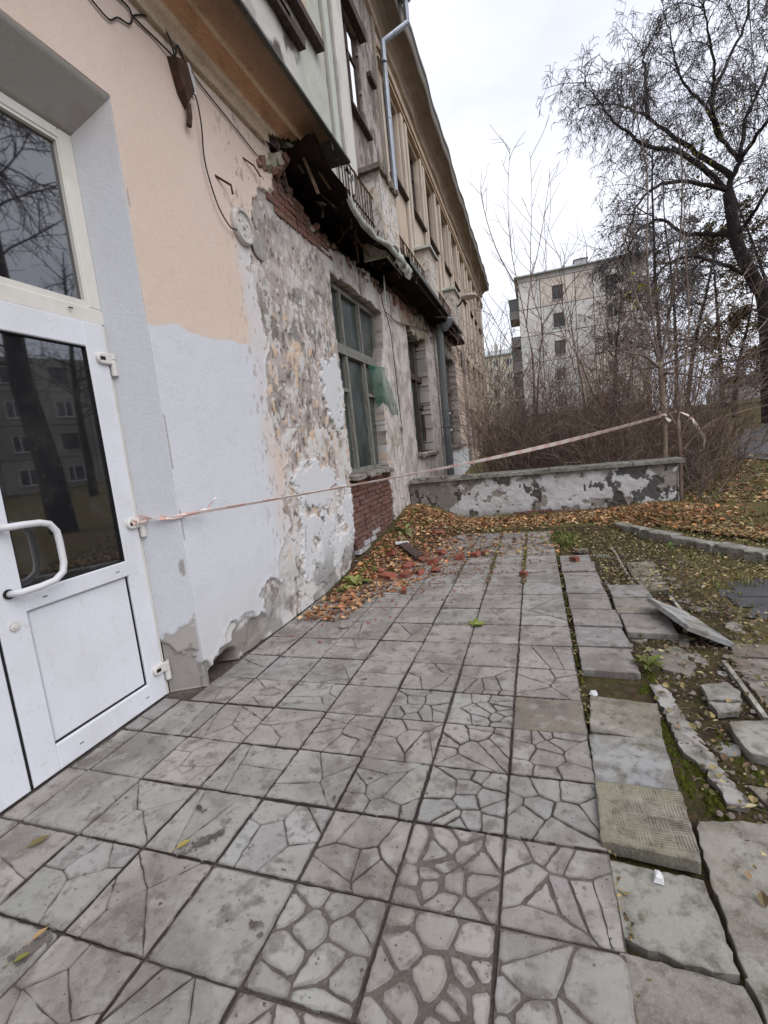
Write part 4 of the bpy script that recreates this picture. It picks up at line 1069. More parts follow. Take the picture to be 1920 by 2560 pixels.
grid_wall('door_reveal', -2.76, -2.501, 0.0, 4.12, .0125, jamb_field, nh, lambda U,V,D: np.stack([U, 2.752-D-(-2.5-U)*.50, V],-1), WALLM, bld, .02)
def ceil_field(U, V):
    n2 = fbm(U,V,4,4,133); c = np.broadcast_to(np.array((.40,.385,.37)), U.shape+(3,)).copy(); return (n2-.5)*.004, mixc(c, (.33,.30,.28), sstep(.5,.65,n2)*.6)
grid_wall('door_reveal', -2.76, -2.501, .6, 2.75, .03, ceil_field, nh, lambda U,V,D: np.stack([U, V, 4.119-D*.2-(-2.5-U)*.90],-1), WALLM, bld, .02)
grid_wall('door_reveal', -2.76, -2.501, 0.0, 4.12, .03, lambda U, V: (U*0, np.broadcast_to(np.array((.55,.565,.60)), U.shape+(3,)).copy()), nh, lambda U,V,D: np.stack([U, .45+(-2.5-U)*.50, V],-1), WALLM, bld, .02)
door = empty('door', (DX, 2.1, 0)); door.parent = bld; door.location = Vector((DX,2.1,0))-wo(bld)
def fbox(mb, y0, y1, z0, z1, x0=-2.80, x1=-2.74, b=.006):
    mb.box(x0,x1-b,y0,y1,z0,z1); mb.add([(x1-b,y0,z0),(x1-b,y1,z0),(x1-b,y1,z1),(x1-b,y0,z1),(x1,y0+b,z0+b),(x1,y1-b,z0+b),(x1,y1-b,z1-b),(x1,y0+b,z1-b)],[(4,5,6,7),(0,1,5,4),(1,2,6,5),(2,3,7,6),(3,0,4,7)])
f = MB(); fbox(f, 2.606, 2.634, .0, 2.70, -2.82, -2.755); fbox(f, 2.535, 2.634, 2.80, 3.92, -2.82, -2.755); fbox(f, .6, 2.535, 3.83, 3.92, -2.82, -2.755)
fbox(f, .6, 2.634, 2.70, 2.80, -2.82, -2.752); f.build('frame', PVCY, door)
f = MB(); f.box(-2.81,-2.757,2.634,2.642,0,3.93); f.build('mounting_gap', GASKET, door)
MB().box(-2.80,-2.79,.6,2.53,2.82,3.84).build('transom_pane', DGLASS, door)
bd = MB(); bd.box(-2.79,-2.762,2.515,2.534,2.801,3.83); bd.box(-2.79,-2.762,.6,2.515,3.812,3.829); bd.box(-2.79,-2.762,.6,2.515,2.801,2.84); bd.build('transom_bead', PVCY, door)
# leaf
y0, y1 = 1.60, 2.60
f = MB(); fbox(f, y1-.155, y1, .012, 2.70); fbox(f, y0, y0+.155, .012, 2.70); fbox(f, y0+.155, y1-.155, 2.535, 2.70); fbox(f, y0+.155, y1-.155, .012, .17)
f.build('leaf_frame', PVC, door)
f = MB(); fbox(f, y0+.15, y1-.15, .985, 1.09, -2.80, -2.733); f.build('mid_rail', PVC, door)
f = MB(); fbox(f, y0+.163, y1-.163, .178, .978, -2.80, -2.757, .01); f.build('lower_panel', PVC, door)
g = MB(); g.box(-2.79,-2.748,y1-.162,y1-.1555,1.09,2.535); g.box(-2.79,-2.748,y0+.1555,y0+.162,1.09,2.535); g.box(-2.79,-2.748,y0+.162,y1-.162,2.528,2.5345); g.box(-2.79,-2.748,y0+.162,y1-.162,1.0905,1.097)
for (a,b,c_,d_) in ((y1-.1625,y1-.1555,.171,.984),(y0+.1555,y0+.1625,.171,.984),(y0+.1625,y1-.1625,.1705,.1775)): g.box(-2.79,-2.758,a,b,c_,d_)
g.build('gasket', GASKET, door)
MB().box(-2.795,-2.765,y0+.155,y1-.155,1.085,2.54).build('pane', DGLASS, door)
for (yy, zz) in ((1.86,1.035),(2.36,1.035),(1.9,.085),(2.42,.085),(2.38,2.76)): MB().box(-2.742,-2.7325 if zz > 1 else -2.7395,yy-.014,yy+.014,zz-.003,zz+.003).build('drain_slot', GASKET, door)
# neighbouring leaf
f = MB(); fbox(f, .6, 1.582, .012, 2.70); f.build('leaf_frame', PVC, door)
MB().box(-2.80,-2.752,1.582,1.60,.01,2.70).build('gasket', GASKET, door)
# hinges
for z in (2.47, 1.335, .235):
    h = MB(); c0 = y1-.075
    P = []
    for k in range(13):
        a = math.pi/2+math.pi*k/12; P.append((c0+.035+.035*math.cos(a)-.03, z+.036*math.sin(a)))
    P += [(y1+.03, z-.036), (y1+.03, z+.036)]
    n = len(P); vs = [(-2.74,p[0],p[1]) for p in P]+[(-2.722,p[0],p[1]) for p in P]+[(-2.716,(p[0]-y1+.03)*.9+y1-.03,(p[1]-z)*.85+z) for p in P]
    h.add(vs, [(i,(i+1)%n,n+(i+1)%n,n+i) for i in range(n)]+[(n+i,n+(i+1)%n,2*n+(i+1)%n,2*n+i) for i in range(n)]+[tuple(range(2*n,3*n))])
    h.lathe((-2.728,y1+.022,z-.11), [(.019,0),(.021,.004),(.021,.10),(.019,.105)], n=14); h.lathe((-2.728,y1+.022,z+.0), [(.021,0),(.021,.036)], n=14)
    h.box(-2.752,-2.735,y1+.008,y1+.034,z-.10,z-.02)
    h.build('hinge', HINGEM, door)
    MB().box(-2.7165,-2.7145,c0-.01,c0+.03,z-.012,z+.012).build('hinge_slot', GASKET, door)
hd = MB(); pts = [(-2.74,1.70,1.105),(-2.66,1.70,1.108)]
pts = [(-2.735,1.675,1.11),(-2.68,1.71,1.11),(-2.66,1.80,1.115),(-2.655,1.88,1.125),(-2.655,1.935,1.16),(-2.655,1.95,1.215),(-2.655,1.95,1.33),(-2.655,1.945,1.40),(-2.655,1.91,1.45),(-2.655,1.86,1.465),(-2.66,1.78,1.47),(-2.68,1.71,1.47),(-2.735,1.675,1.47)]
hd.tube(pts, .019, 12); hd.build('handle', WHITEP, door, smooth=True)
MB().lathe((-2.738,1.672,.93), [(.026,0),(.026,.008),(.012,.010),(.012,.016)], axis=(1,0,0), n=18).build('lock_cylinder', HINGEM, door)
MB().lathe((-2.738,1.676,1.11), [(.027,0),(.027,.012)], axis=(1,0,0), n=16).build('handle_rose', GASKET, door)
MB().lathe((-2.738,1.676,1.47), [(.027,0),(.027,.012)], axis=(1,0,0), n=16).build('handle_rose', GASKET, door)
MB().box(-2.90,-2.5,.4,2.75,-.07,-.006).build('threshold', MORTAR, bld)

# ------------------------------------------------------------------ low garden wall
lw = empty('low_wall', (0, 9.4, 0), 'low plastered wall with flaking white paint and a flat concrete coping', 'wall')
LY = 9.25
def lw_field(U, V):
    n1 = fbm(U,V,1.5,4,141); n2 = fbm(U,V,5,5,142); n3 = fbm(U,V,16,4,143)
    c = np.broadcast_to(np.array((.28,.255,.225)), U.shape+(3,)).copy()
    c = mixc(c, (.19,.175,.15), sstep(.5,.64,n2)*.8)
    k = fbm(U*.9,V*1.1,3.1,5,144)+.10*sstep(-1.6,-.6,U)-.09*sstep(.9,1.5,U)-.16*sstep(-.8,-1.9,U)*sstep(.3,.7,V)+.05*sstep(1.3,2.1,U)*(V>.5)
    wmask = sstep(.497,.506,k+(n3-.5)*.17)
    c = mixc(c, (.56,.555,.56), wmask*.95)
    blk = sstep(.570,.580,fbm(U*1.2,V*.9,5.5,5,145)+(n3-.5)*.12+.12*sstep(.6,1.6,U)-.04)
    c = mixc(c, (.055,.05,.047), blk*.92)
    c = mixc(c, (.40,.38,.36), sstep(.5,.66,n2)*wmask*(1-blk)*.4)
    c = mixc(c, (.17,.155,.125), sstep(.93,.80,1-V*.0+V*0)*0)
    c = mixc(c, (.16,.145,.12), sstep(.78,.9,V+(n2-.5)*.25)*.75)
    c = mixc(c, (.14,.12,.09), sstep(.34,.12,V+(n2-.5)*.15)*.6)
    return -.012+.011*wmask-.012*blk+(n2-.5)*.03+(n3-.5)*.014, c
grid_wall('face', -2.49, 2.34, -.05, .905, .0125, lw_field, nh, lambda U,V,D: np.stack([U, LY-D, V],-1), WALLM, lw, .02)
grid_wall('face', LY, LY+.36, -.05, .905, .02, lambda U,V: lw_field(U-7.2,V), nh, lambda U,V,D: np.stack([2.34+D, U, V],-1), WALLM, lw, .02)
MB().box(-2.49,2.32,LY+.03,LY+.35,-.1,.90).build('core', SLAB, lw)
xx = [-2.47,-1.05,.22,1.62,2.43]
cap_r = random.Random(3)
for a, b in zip(xx[:-1], xx[1:]):
    mb = MB(); dz = cap_r.uniform(-.008,.008); x0, x1 = a+.006, b-.006; n = 9
    P = [(x0+(x1-x0)*i/n, LY-.075+cap_r.uniform(-.008,.010)) for i in range(n+1)]+[(x1-(x1-x0)*i/n, LY+.42) for i in range(n+1)]
    mb.prism(P, .905+dz, .975+dz, (.20,.195,.17), .01); mb.build('coping_stone', SLAB, lw)
mb = MB()
for k in range(60):
    x = cap_r.uniform(-2.4,-1.2); s = cap_r.uniform(.01,.035); mb.obox((x, LY-.05+cap_r.uniform(-.03,.1), .98+cap_r.uniform(0,.02)), (s,0,0),(0,s*.8,0),(0,0,s*.5), cap_r.choice([(.3,.25,.2),(.45,.42,.4),(.25,.12,.09)]))
tag(mb.build('plaster_crumbs', SLAB), label='plaster crumbs lying on the coping of the low wall', kind='stuff')
# bricks showing along its foot
for k in range(9):
    place('brick', BME[k], (-.35+k*.24, LY-.012, .17+.02*math.sin(k)), (0, .05*math.sin(k), math.pi/2+.03*math.sin(3*k)), (1,.9,.8), lw)

# ------------------------------------------------------------------ things fixed to the wall
def catmull(P, n=8):
    P = [np.array(p, float) for p in P]; Q = [2*P[0]-P[1]]+P+[2*P[-1]-P[-2]]; o = []
    for i in range(1, len(Q)-2):
        for k in range(n):
            t = k/n; o.append(.5*((2*Q[i])+(-Q[i-1]+Q[i+1])*t+(2*Q[i-1]-5*Q[i]+4*Q[i+1]-Q[i+2])*t*t+(-Q[i-1]+3*Q[i]-3*Q[i+1]+Q[i+2])*t**3))
    o.append(P[-1]); return o
def cable(label, P, r_=.006, name='cable', x=-2.485):
    pts = catmull([(x+(p[2] if len(p) > 2 else 0), p[0], p[1]) for p in P])
    return tag(MB().tube(pts, r_, 6).build(name, CABLE, smooth=True), label, 'cable')
cable('black cable sagging from the rusty box down to the round lamp base', [(3.60,4.66,.03),(3.63,4.62,.04),(3.66,4.45,.03),(3.65,4.22,.02),(3.68,4.05,.02),(3.76,3.87,.02),(3.88,3.77,.02),(3.97,3.77,.02),(4.05,3.80,.02)], .006)
cable('straight dark cable strung below the cornice into the rusty box', [(2.3,4.72),(2.97,4.85),(3.08,4.82),(3.30,4.83),(3.48,4.80,.03)], .007)
cable('dark cable running from the white patch to the broken cornice end', [(3.67,4.88),(3.75,4.84),(4.15,4.78),(4.6,4.71)], .006)
cable('loose looping wire above the doorway corner', [(2.66,4.66),(2.74,4.64),(2.84,4.63),(2.92,4.70),(3.01,4.73),(3.05,4.77),(3.08,4.83),(3.2,4.92),(3.33,4.97,.02),(3.40,4.92,.03),(3.44,4.80,.03)], .006)
cable('thin wire dangling beside the first big window with a plate on its end', [(8.45,4.60,.05),(8.42,4.25,.04),(8.70,4.16),(8.90,3.92),(8.96,3.6),(9.02,2.6),(9.06,2.2),(9.09,2.12)], .008)
cable('thin wire sloping along the lintel above the second window', [(8.70,4.16),(9.5,4.15),(10.6,4.3),(12.4,4.55)], .008)
tag(MB().obox((-2.46,9.1,2.06),(.008,0,0),(0,.07,.02),(0,-.02,.06),(.4,.38,.3)).build('metal_plate', TINW), 'small pale plate hanging on the thin wire end', 'plate')
jb = empty('junction_box', (-2.48,3.5,4.66), 'rusty dark junction box with torn cover under the cornice', 'junction box')
b = MB(); b.add([(-2.5,3.40,4.80),(-2.5,3.54,4.86),(-2.5,3.62,4.66),(-2.5,3.53,4.50),(-2.5,3.46,4.58),(-2.42,3.41,4.78),(-2.42,3.53,4.83),(-2.43,3.60,4.66),(-2.45,3.52,4.53),(-2.43,3.46,4.60)],[(5,6,7,8,9),(0,5,9,4),(4,9,8,3),(3,8,7,2),(2,7,6,1),(1,6,5,0)]); b.build('case', IRON, jb)
MB().tube([(-2.46,3.53,4.53),(-2.455,3.52,4.44),(-2.46,3.50,4.36)],.022,7).build('cable_gland', IRON, jb)
MB().tube(catmull([(-2.44,3.42,4.78),(-2.42,3.43,4.86),(-2.43,3.47,4.88),(-2.44,3.52,4.84)]),.008,6).build('wire_loop', CABLE, jb)
pt = MB().add([(-2.484,3.60,4.70),(-2.484,3.66,4.66),(-2.484,3.70,4.74),(-2.484,3.70,4.86),(-2.484,3.66,4.92),(-2.484,3.60,4.90),(-2.484,3.56,4.80)],[tuple(range(7))])
pt.build('putty_patch', WHITEP, jb)
rl = empty('lamp_base', (-2.49,4.12,3.86), 'round white lamp base left on the wall beside the peeling plaster', 'lamp base')
MB().lathe((-2.50,4.13,3.86), [(.165,0),(.165,.03),(.15,.05),(.125,.05),(.118,.03),(.03,.03),(.02,.045)], axis=(1,0,0), n=32).build('rim', mat('dirty_white_lamp',(.52,.50,.475),layers=[(9,6,.45,.66,(.26,.235,.215),.8)]), rl, smooth=False)
for k in range(3):
    a = k*2.1+.5; MB().lathe((-2.47,4.13+.07*math.cos(a),3.86+.07*math.sin(a)), [(.012,0),(.012,.012)], axis=(1,0,0), n=8).build('screw', HINGEM, rl)
tag(MB().lathe((-2.515,4.43,3.80), [(.13,0),(.13,.012),(.11,.016)], axis=(1,0,0), n=28).build('cement_disc', mat('grey_cement',(.32,.305,.285),layers=[(14,5,.45,.66,(.20,.18,.165),.7)])), 'grey round cement disc right beside the white lamp base', 'disc')
tag(MB().tube([(-2.50,3.82,4.16),(-2.44,3.96,4.13),(-2.44,3.97,4.06)],.010,6).build('iron_hook', IRON), 'short rusty hook sticking out of the peach wall', 'hook')
tag(MB().tube([(-2.50,4.33,4.56),(-2.46,4.45,4.54),(-2.45,4.55,4.48)],.008,6).build('iron_hook', IRON), 'thin bent wire stub just below the broken cornice', 'hook')
tag(MB().tube([(-2.38,8.46,4.70),(-2.38,8.40,4.20)],.014,6).build('hanging_rod', TINW), 'thin pale rod hanging from the broken ledge above the window', 'rod')
# flat disc street lamp on the third pedestal
sl = empty('wall_lamp', (-2.0,15.5,6.0), 'flat round pale wall lamp on a bracket by the last pedestal', 'lamp')
MB().lathe((-1.70,15.5,6.05), [(.20,-.05),(.26,-.03),(.27,0),(.24,.035),(.05,.06)], n=24).build('head', mat('pinkish_lamp',(.60,.52,.49),rough=.5), sl, smooth=True)
MB().tube([(-2.1,15.5,5.8),(-1.98,15.5,5.88),(-1.86,15.5,6.03)],.03,8).build('bracket', IRON, sl)

# torn green netting at the right edge of the big window
NET = mat('green_mesh', (.035,.16,.105), rough=.8, layers=[(30,4,.4,.65,(.02,.08,.055),.7)])
bsdf = NET.node_tree.nodes['Principled BSDF']; bsdf.inputs['Alpha'].default_value = .55
nt_ = MB(); rows = [(3.08,7.72,8.10),(2.95,7.74,8.14),(2.8,7.80,8.24),(2.65,7.92,8.40),(2.5,8.02,8.56),(2.38,8.18,8.70),(2.28,8.52,8.72)]
vs = []; k = 6
for j, (z, a, b_) in enumerate(rows):
    for i in range(k):
        t = i/(k-1); vs.append((-2.60+.17*min(1,t*1.3)+.03*math.sin(i*2.2+j*1.1), a+(b_-a)*t, z+.02*math.sin(i*1.3+j)))
nt_.add(vs, [(j*k+i, j*k+i+1, (j+1)*k+i+1, (j+1)*k+i) for j in range(len(rows)-1) for i in range(k-1)])
tag(nt_.build('netting', NET, smooth=True), 'torn green mesh hanging out of the first big window', 'netting')

# ------------------------------------------------------------------ barrier tape
tp = empty('barrier_tape', (-2.7,2.6,1.34), 'pink and white barrier tape stretched from door hinge to sapling', 'tape')
def ribbon(P, wd, name, twist=None, seg=.12):
    """flat tape along a path; twist gives the roll angle along it; pink and white stripes"""
    pts = [np.array(p, float) for p in P]; d = [0]
    for a, b in zip(pts[:-1], pts[1:]): d.append(d[-1]+np.linalg.norm(b-a))
    L = d[-1]; n = max(8, int(L/.05)); mb = MB(); pr = None
    for i in range(n+1):
        s = L*i/n; p = np.array([np.interp(s, d, [q[k] for q in pts]) for k in range(3)]); s2 = min(L, s+.02); s1 = max(0, s-.02)
        t = nrm(np.array([np.interp(s2, d, [q[k] for q in pts]) for k in range(3)])-np.array([np.interp(s1, d, [q[k] for q in pts]) for k in range(3)]))
        up = nrm(np.array((0,0,1.0))-t*t[2]) if abs(t[2]) < .95 else np.array((1.0,0,0)); sd_ = np.cross(t, up)
        a = twist(s/L) if twist else 0; ww = wd(s/L) if callable(wd) else wd
        v = up*math.cos(a)+sd_*math.sin(a); o = np.cross(t, v)*.0012
        ph = (s/seg) % 2; c = (.74,.52,.47) if ph < .9 else (.80,.70,.67)
        vs = [p+v*ww/2+o, p-v*ww/2+o, p-v*ww/2-o, p+v*ww/2-o]
        if pr is not None:
            mb.add(list(pr)+vs, [(0,4,5,1),(1,5,6,2),(2,6,7,3),(3,7,4,0)], c)
        pr = vs
    return mb.build(name, TAPE, tp)
A = np.array((-2.468,2.79,1.345)); B = np.array((2.34,10.26,1.74))
path = []
for i in range(41):
    t = i/40; p = A+(B-A)*t; p[2] -= .10*math.sin(math.pi*t)*(1-.3*t); path.append(p)
ribbon(path, lambda t: .032+.036*sstep(.2,.75,np.array(t)), 'strip', lambda t: .6+.5*math.sin(t*9)*(1-t), .16)
ribbon([(-2.712,2.53,1.335),(-2.70,2.60,1.375),(-2.68,2.63,1.36),(-2.60,2.67,1.335),(-2.53,2.71,1.34),(-2.47,2.76,1.345),(-2.466,2.80,1.345)], .03, 'strip', lambda t: 3*t, .06)
ribbon([(-2.70,2.54,1.37),(-2.69,2.62,1.32),(-2.68,2.64,1.37),(-2.70,2.58,1.39),(-2.695,2.55,1.32),(-2.69,2.63,1.345)], .022, 'knot', lambda t: 5*t, .05)
ribbon([(-2.60,2.665,1.35),(-2.52,2.71,1.335),(-2.455,2.77,1.34),(-2.43,2.86,1.35),(-2.40,2.94,1.36)], .035, 'loose_end', lambda t: 2*t, .10)
ribbon([(-2.38,2.93,1.36),(-2.37,2.95,1.40),(-2.36,2.97,1.405),(-2.35,2.97,1.43),(-2.35,3.0,1.435)], .018, 'loose_end', lambda t: 2*t, .10)
ribbon([(2.30,10.22,1.70),(2.28,10.2,1.80),(2.24,10.18,1.84)], .07, 'loose_end', lambda t: 1+t, .1)
ribbon([(2.34,10.24,1.76),(2.40,10.22,1.68),(2.46,10.2,1.62)], .06, 'loose_end', lambda t: 1+2*t, .1)
ribbon([(2.30,10.26,1.74),(2.32,10.22,1.755),(2.40,10.22,1.75),(2.43,10.28,1.74),(2.40,10.36,1.745),(2.31,10.36,1.75),(2.30,10.26,1.76)], .045, 'knot', None, .08)
ribbon(catmull([(2.40,10.26,1.76),(2.52,10.2,1.79),(2.66,10.2,1.75),(2.78,10.2,1.66),(2.88,10.2,1.50),(2.96,10.2,1.34),(3.01,10.2,1.24),(2.99,10.2,1.12),(3.0,10.2,1.04),(2.92,10.2,1.02)], 6), .05, 'loose_end', lambda t: 1.2+4*t, .11)

# ------------------------------------------------------------------ rubble, bricks and litter on the ground
br = random.Random(17)
def lump_(mb, x, y, z, s, c, fl=.6):
    a0 = br.uniform(0,6.3); n = 5
    vs = [(x+math.cos(a0+1.2566*i)*s*br.uniform(.7,1.25), y+math.sin(a0+1.2566*i)*s*br.uniform(.7,1.25), z+br.uniform(-.2,.2)*s*fl) for i in range(n)]
    vs += [(x+math.cos(a0+.5+1.2566*i)*s*br.uniform(.35,.6), y+math.sin(a0+.5+1.2566*i)*s*br.uniform(.35,.6), z+s*fl*br.uniform(.6,1.0)) for i in range(n)]
    vs.append((x,y,z-s*fl*.7))
    mb.add(vs, [(i,(i+1)%n,n+i) for i in range(n)]+[((i+1)%n,n+(i+1)%n,n+i) for i in range(n)]+[tuple(range(n,2*n))]+[((i+1)%n,i,2*n) for i in range(n)], c)
def rubble_brick(x, y, s, label, red=1.0, rz=None):
    mb = MB(); L, W_, H = .12*s, .06*min(1,s*1.25), .033
    vs = [(sx_*L*br.uniform(.8,1.05), sy*W_*br.uniform(.8,1.05), sz_*H*br.uniform(.85,1.05)) for sz_ in (-1,1) for sy in (-1,1) for sx_ in (-1,1)]
    c = np.array((.30,.085,.055))*br.uniform(.75,1.2); c[0] *= red
    mb.add(vs, [(0,2,3,1),(4,5,7,6),(0,1,5,4),(1,3,7,5),(3,2,6,7),(2,0,4,6)], tuple(c))
    me = mb.mesh('brick_rubble'); me.materials.append(BRICKM)
    z = max(gz1(x, y), 0.0)+.03
    o = place('brick_rubble', me, (x, y, z), (br.uniform(-.3,.3), br.uniform(-.3,.3), br.uniform(0,3) if rz is None else rz))
    tag(o, label, 'brick', 'fallen bricks')
for (x, y, s, lb) in ((-1.90,5.58,.9,'brown brick half at the near edge of the rubble, by the paving'),(-1.53,4.98,.45,'small bright red brick chip on the paving short of the rubble'),(-1.33,5.90,1.0,'bright red brick lump at the right front of the rubble'),
        (-1.45,6.30,1.0,'long brick lying flat behind the bright red lump'),(-1.11,6.50,.8,'square brown brick half on the paving right of the rubble'),(-.90,6.62,.6,'first of the two small bricks right of the square half'),(-.78,6.7,.5,'rightmost small brick piece at the edge of the rubble'),
        (-2.12,6.42,.7,'brick piece close to the wall left of the charred board'),(-1.52,5.74,.5,'small red brick chip just left of the bright red lump'),(-1.68,5.64,.75,'brick lying between the brown half and the red chip'),(-.21,5.59,.42,'lone red brick bit on the middle joint of the paving'),
        (.40,6.24,.5,'red brick bit lying on the loose slabs at right'),(-2.2,7.7,.9,'brick near the wall at the back of the rubble'),(-1.72,8.0,.9,'brick among the orange leaves before the low wall'),(-1.46,6.8,.7,'brick piece behind the charred board'),(-2.05,5.75,.6,'broken brick leaning by the green weed'),
        (-1.75,6.05,.8,'brick piece in the middle of the rubble heap'),(-1.62,6.35,.6,'dusty brick chip beside the charred board')):
    rubble_brick(x, y, s, lb)
cb = MB(); cb.obox((-1.86,6.62,.12),nrm((.5,-.55,-.16))*.26,nrm((.55,.5,.1))*.07,nrm((.1,-.1,1))*.022,(.03,.026,.024)); ob = cb.build('charred_board', WOODD); tag(ob, 'charred black board end sticking out of the rubble', 'board')
MB().obox((-2.06,6.86,.19),(.10,.03,.0),(-.02,.05,0),(0,0,.012),(.6,.6,.6)).build('white_flake', WHITEP, None)
tag(bpy.data.objects['white_flake'], 'white plaster flake lying behind the charred board', 'plaster')
st = MB().lathe((-1.86,3.96,.0), [(.03,0),(.052,.012),(.05,.026),(.03,.036)], n=11, col=(.24,.235,.22)).build('pebble', SLAB); tag(st, 'round grey stone lying on the paving near the wall', 'stone')
pp = MB(); pp.add([(.325,1.70,-.006),(.36,1.695,-.006),(.365,1.735,-.004),(.335,1.745,-.006),(.335,1.705,.016),(.355,1.702,.012),(.352,1.73,.02),(.338,1.738,.014)],[(0,1,5,4),(1,2,6,5),(2,3,7,6),(3,0,4,7),(4,5,6,7)])
tag(pp.build('paper_scrap', WHITEP), 'crumpled white paper scrap on the sunken slab', 'paper')
pp = MB(); lump_(pp, .27, 3.06, -.035, .03, (.6,.6,.58), 1.0); tag(pp.build('white_chip', WHITEP), 'small white stone chip behind the warm grey loose slab', 'stone')
grit = MB()
for k in range(3600):
    if k < 2300: x = br.gauss(-1.75,.5); y = br.gauss(6.5,.9)
    elif k < 3050: x = br.uniform(.6,1.7); y = br.uniform(1.9,6.5)
    else: x = br.uniform(-2.45,.1); y = br.uniform(1.0,8)
    if x < -2.45: continue
    s = br.uniform(.004,.022)*(1 if k < 3050 else .4); z = max(gz1(x,y), -.03 if x > .2 else .002)+s*.4
    c = br.choice([(.34,.11,.075),(.28,.11,.08),(.38,.16,.11),(.32,.28,.25)]) if k < 2300 else br.choice([(.24,.22,.185),(.17,.15,.12),(.30,.28,.25),(.13,.11,.09)])
    lump_(grit, x, y, z-s*.25, s*.9, c)
for k in range(2600):
    x = br.uniform(.62,1.6); y = br.uniform(1.9,7.2); s = br.uniform(.004,.016); lump_(grit, x, y, gz1(x,y)+s*.1, s, br.choice([(.07,.052,.036),(.10,.075,.05),(.05,.038,.027),(.14,.11,.08)]), .8)
tag(grit.build('rubble_grit', BRICKM), label='brick crumbs and stone grit scattered over rubble and paving', kind='stuff')

def leaf_shape(mb, p, L, W_, yaw, tilt, roll, curl, col):
    d = np.array((math.cos(yaw)*math.cos(tilt), math.sin(yaw)*math.cos(tilt), math.sin(tilt))); s = nrm(np.cross(d,(0,0,1))); n = np.cross(s,d)
    s = s*math.cos(roll)+n*math.sin(roll); n = np.cross(s,d); p = np.array(p)
    vs = [p-d*L*.5, p-d*L*.22+s*W_*.42+n*curl*.7, p+d*L*.12+s*W_*.46+n*curl, p+d*L*.5+n*curl*.6, p+d*L*.10-s*W_*.44+n*curl*.9, p-d*L*.24-s*W_*.42+n*curl*.8, p-d*L*.15, p+d*L*.15]
    mb.add(vs, [(0,6,1),(1,6,7,2),(2,7,3),(3,7,4),(4,7,6,5),(5,6,0)], col)
def scatter(name, label, n, sampler, cols, size, lift=.0, tl=.5):
    mb = MB()
    for _ in range(n):
        q = sampler()
        if q is None: continue
        x, y = q; z = max(gz1(x,y), lift)+br.uniform(.004,.02)
        L = size[0]+(size[1]-size[0])*br.random()**1.6*1.25; c = np.array(br.choice(cols))*br.uniform(.55,1.35); g_ = float(c.mean()); k_ = br.uniform(0,.22); c = c*(1-k_)+np.array((g_*1.1,g_,g_*.85))*k_
        leaf_shape(mb, (x,y,z), L, L*br.uniform(.45,.8), br.uniform(0,6.3), br.gauss(0,tl*.5), br.gauss(0,tl*.6), br.uniform(0,L*.3), tuple(c))
    o = mb.build(name, LEAFM); tag(o, label, kind='stuff'); return o
OR = [(.46,.21,.08),(.38,.165,.07),(.50,.28,.115),(.28,.13,.065),(.45,.275,.14),(.54,.36,.19),(.50,.32,.16),(.22,.11,.06)]
YL = [(.34,.26,.11),(.28,.22,.09),(.22,.185,.075),(.26,.16,.07),(.38,.32,.17),(.16,.12,.06)]
GN = [(.19,.19,.065),(.27,.24,.10),(.22,.18,.08),(.30,.26,.15),(.14,.13,.05)]
def s_wallband():
    x = br.uniform(-2.4,2.7); y = 9.2-abs(br.gauss(0,.42))
    if x > -1.0 and x < 1.2 and y < 8.5 and br.random() < .75: return None
    return (x, y)
scatter('leaf_litter', 'orange brown leaf drift along the foot of the low wall', 4600, s_wallband, OR+[(.50,.38,.22),(.42,.33,.2)], (.03,.09), .0, .9)
def s_pile():
    return (br.gauss(1.95,.42), br.gauss(8.75,.25))
scatter('leaf_litter', 'heaped dry orange leaves at the end of the low wall', 1500, s_pile, OR+YL[:2], (.045,.11), .03, 1.1)
def s_debris():
    x = -2.45+abs(br.gauss(0,.62)); y = br.uniform(4.1,9.0)
    if x > -1.9+.9*min(1,max(0,(y-4.6)/1.6)): return None
    return (x, y)
scatter('leaf_litter', 'rust coloured leaves over the rubble beside the building', 2900, s_debris, [(.42,.17,.08),(.36,.13,.07),(.30,.12,.07)]+OR, (.03,.085), .0, .7)
def s_right():
    x = br.uniform(.62,4.2); y = br.uniform(1.7,8.6)
    if x < .66 and br.random() < .7: return None
    if 1.62 < x < 2.9 and 4.5 < y < 5.4 and br.random() < .93: return None
    dens = (.3+.7*pn(x,y,1.6))*(1.0 if y > 4.2 else .5)
    if y < 4.5 and br.random() < .35: return None
    if br.random() > dens: return None
    return (x, y)
scatter('leaf_litter', 'yellow and tan leaves over the soil right of the paving', 26000, s_right, YL+GN+[(.13,.09,.05),(.18,.12,.07),(.10,.075,.045)], (.014,.045), -.02, .8)
sk = MB()
for _ in range(420):
    x = br.uniform(.65,2.6); y = br.uniform(1.9,8.2); L = br.uniform(.03,.14); a = br.uniform(0,6.3); z = gz1(x,y)+.006
    sk.twig([(x,y,z),(x+math.cos(a)*L*.5,y+math.sin(a)*L*.5,z+br.uniform(0,.012)),(x+math.cos(a+.2)*L,y+math.sin(a+.2)*L,z+.003)], .0022, .0014, br.choice([(.16,.11,.07),(.26,.21,.15),(.09,.06,.045)]))
tag(sk.build('dead_twigs', LEAFM), label='dead twigs and stalks strewn over the soil right of the paving', kind='stuff')
def s_kerb():
    t = br.random(); x = 1.4+2.4*t; y = 8.5-2.9*t+abs(br.gauss(0,.6))+.2
    return (x, y) if y < 9.6 or x > 2.6 else None
scatter('leaf_litter', 'dense golden leaves behind the diagonal kerb', 5200, s_kerb, OR+YL+YL, (.03,.08), .0, .6)
def s_far():
    y = 9.6+abs(br.gauss(0,6)); x = br.uniform(.2*y-2.5, .45*y+1.5)
    return (x, y)
scatter('leaf_litter', 'fallen leaves over the rough grass beyond the low wall', 9000, s_far, YL+OR+GN, (.05,.12), .0, .6)
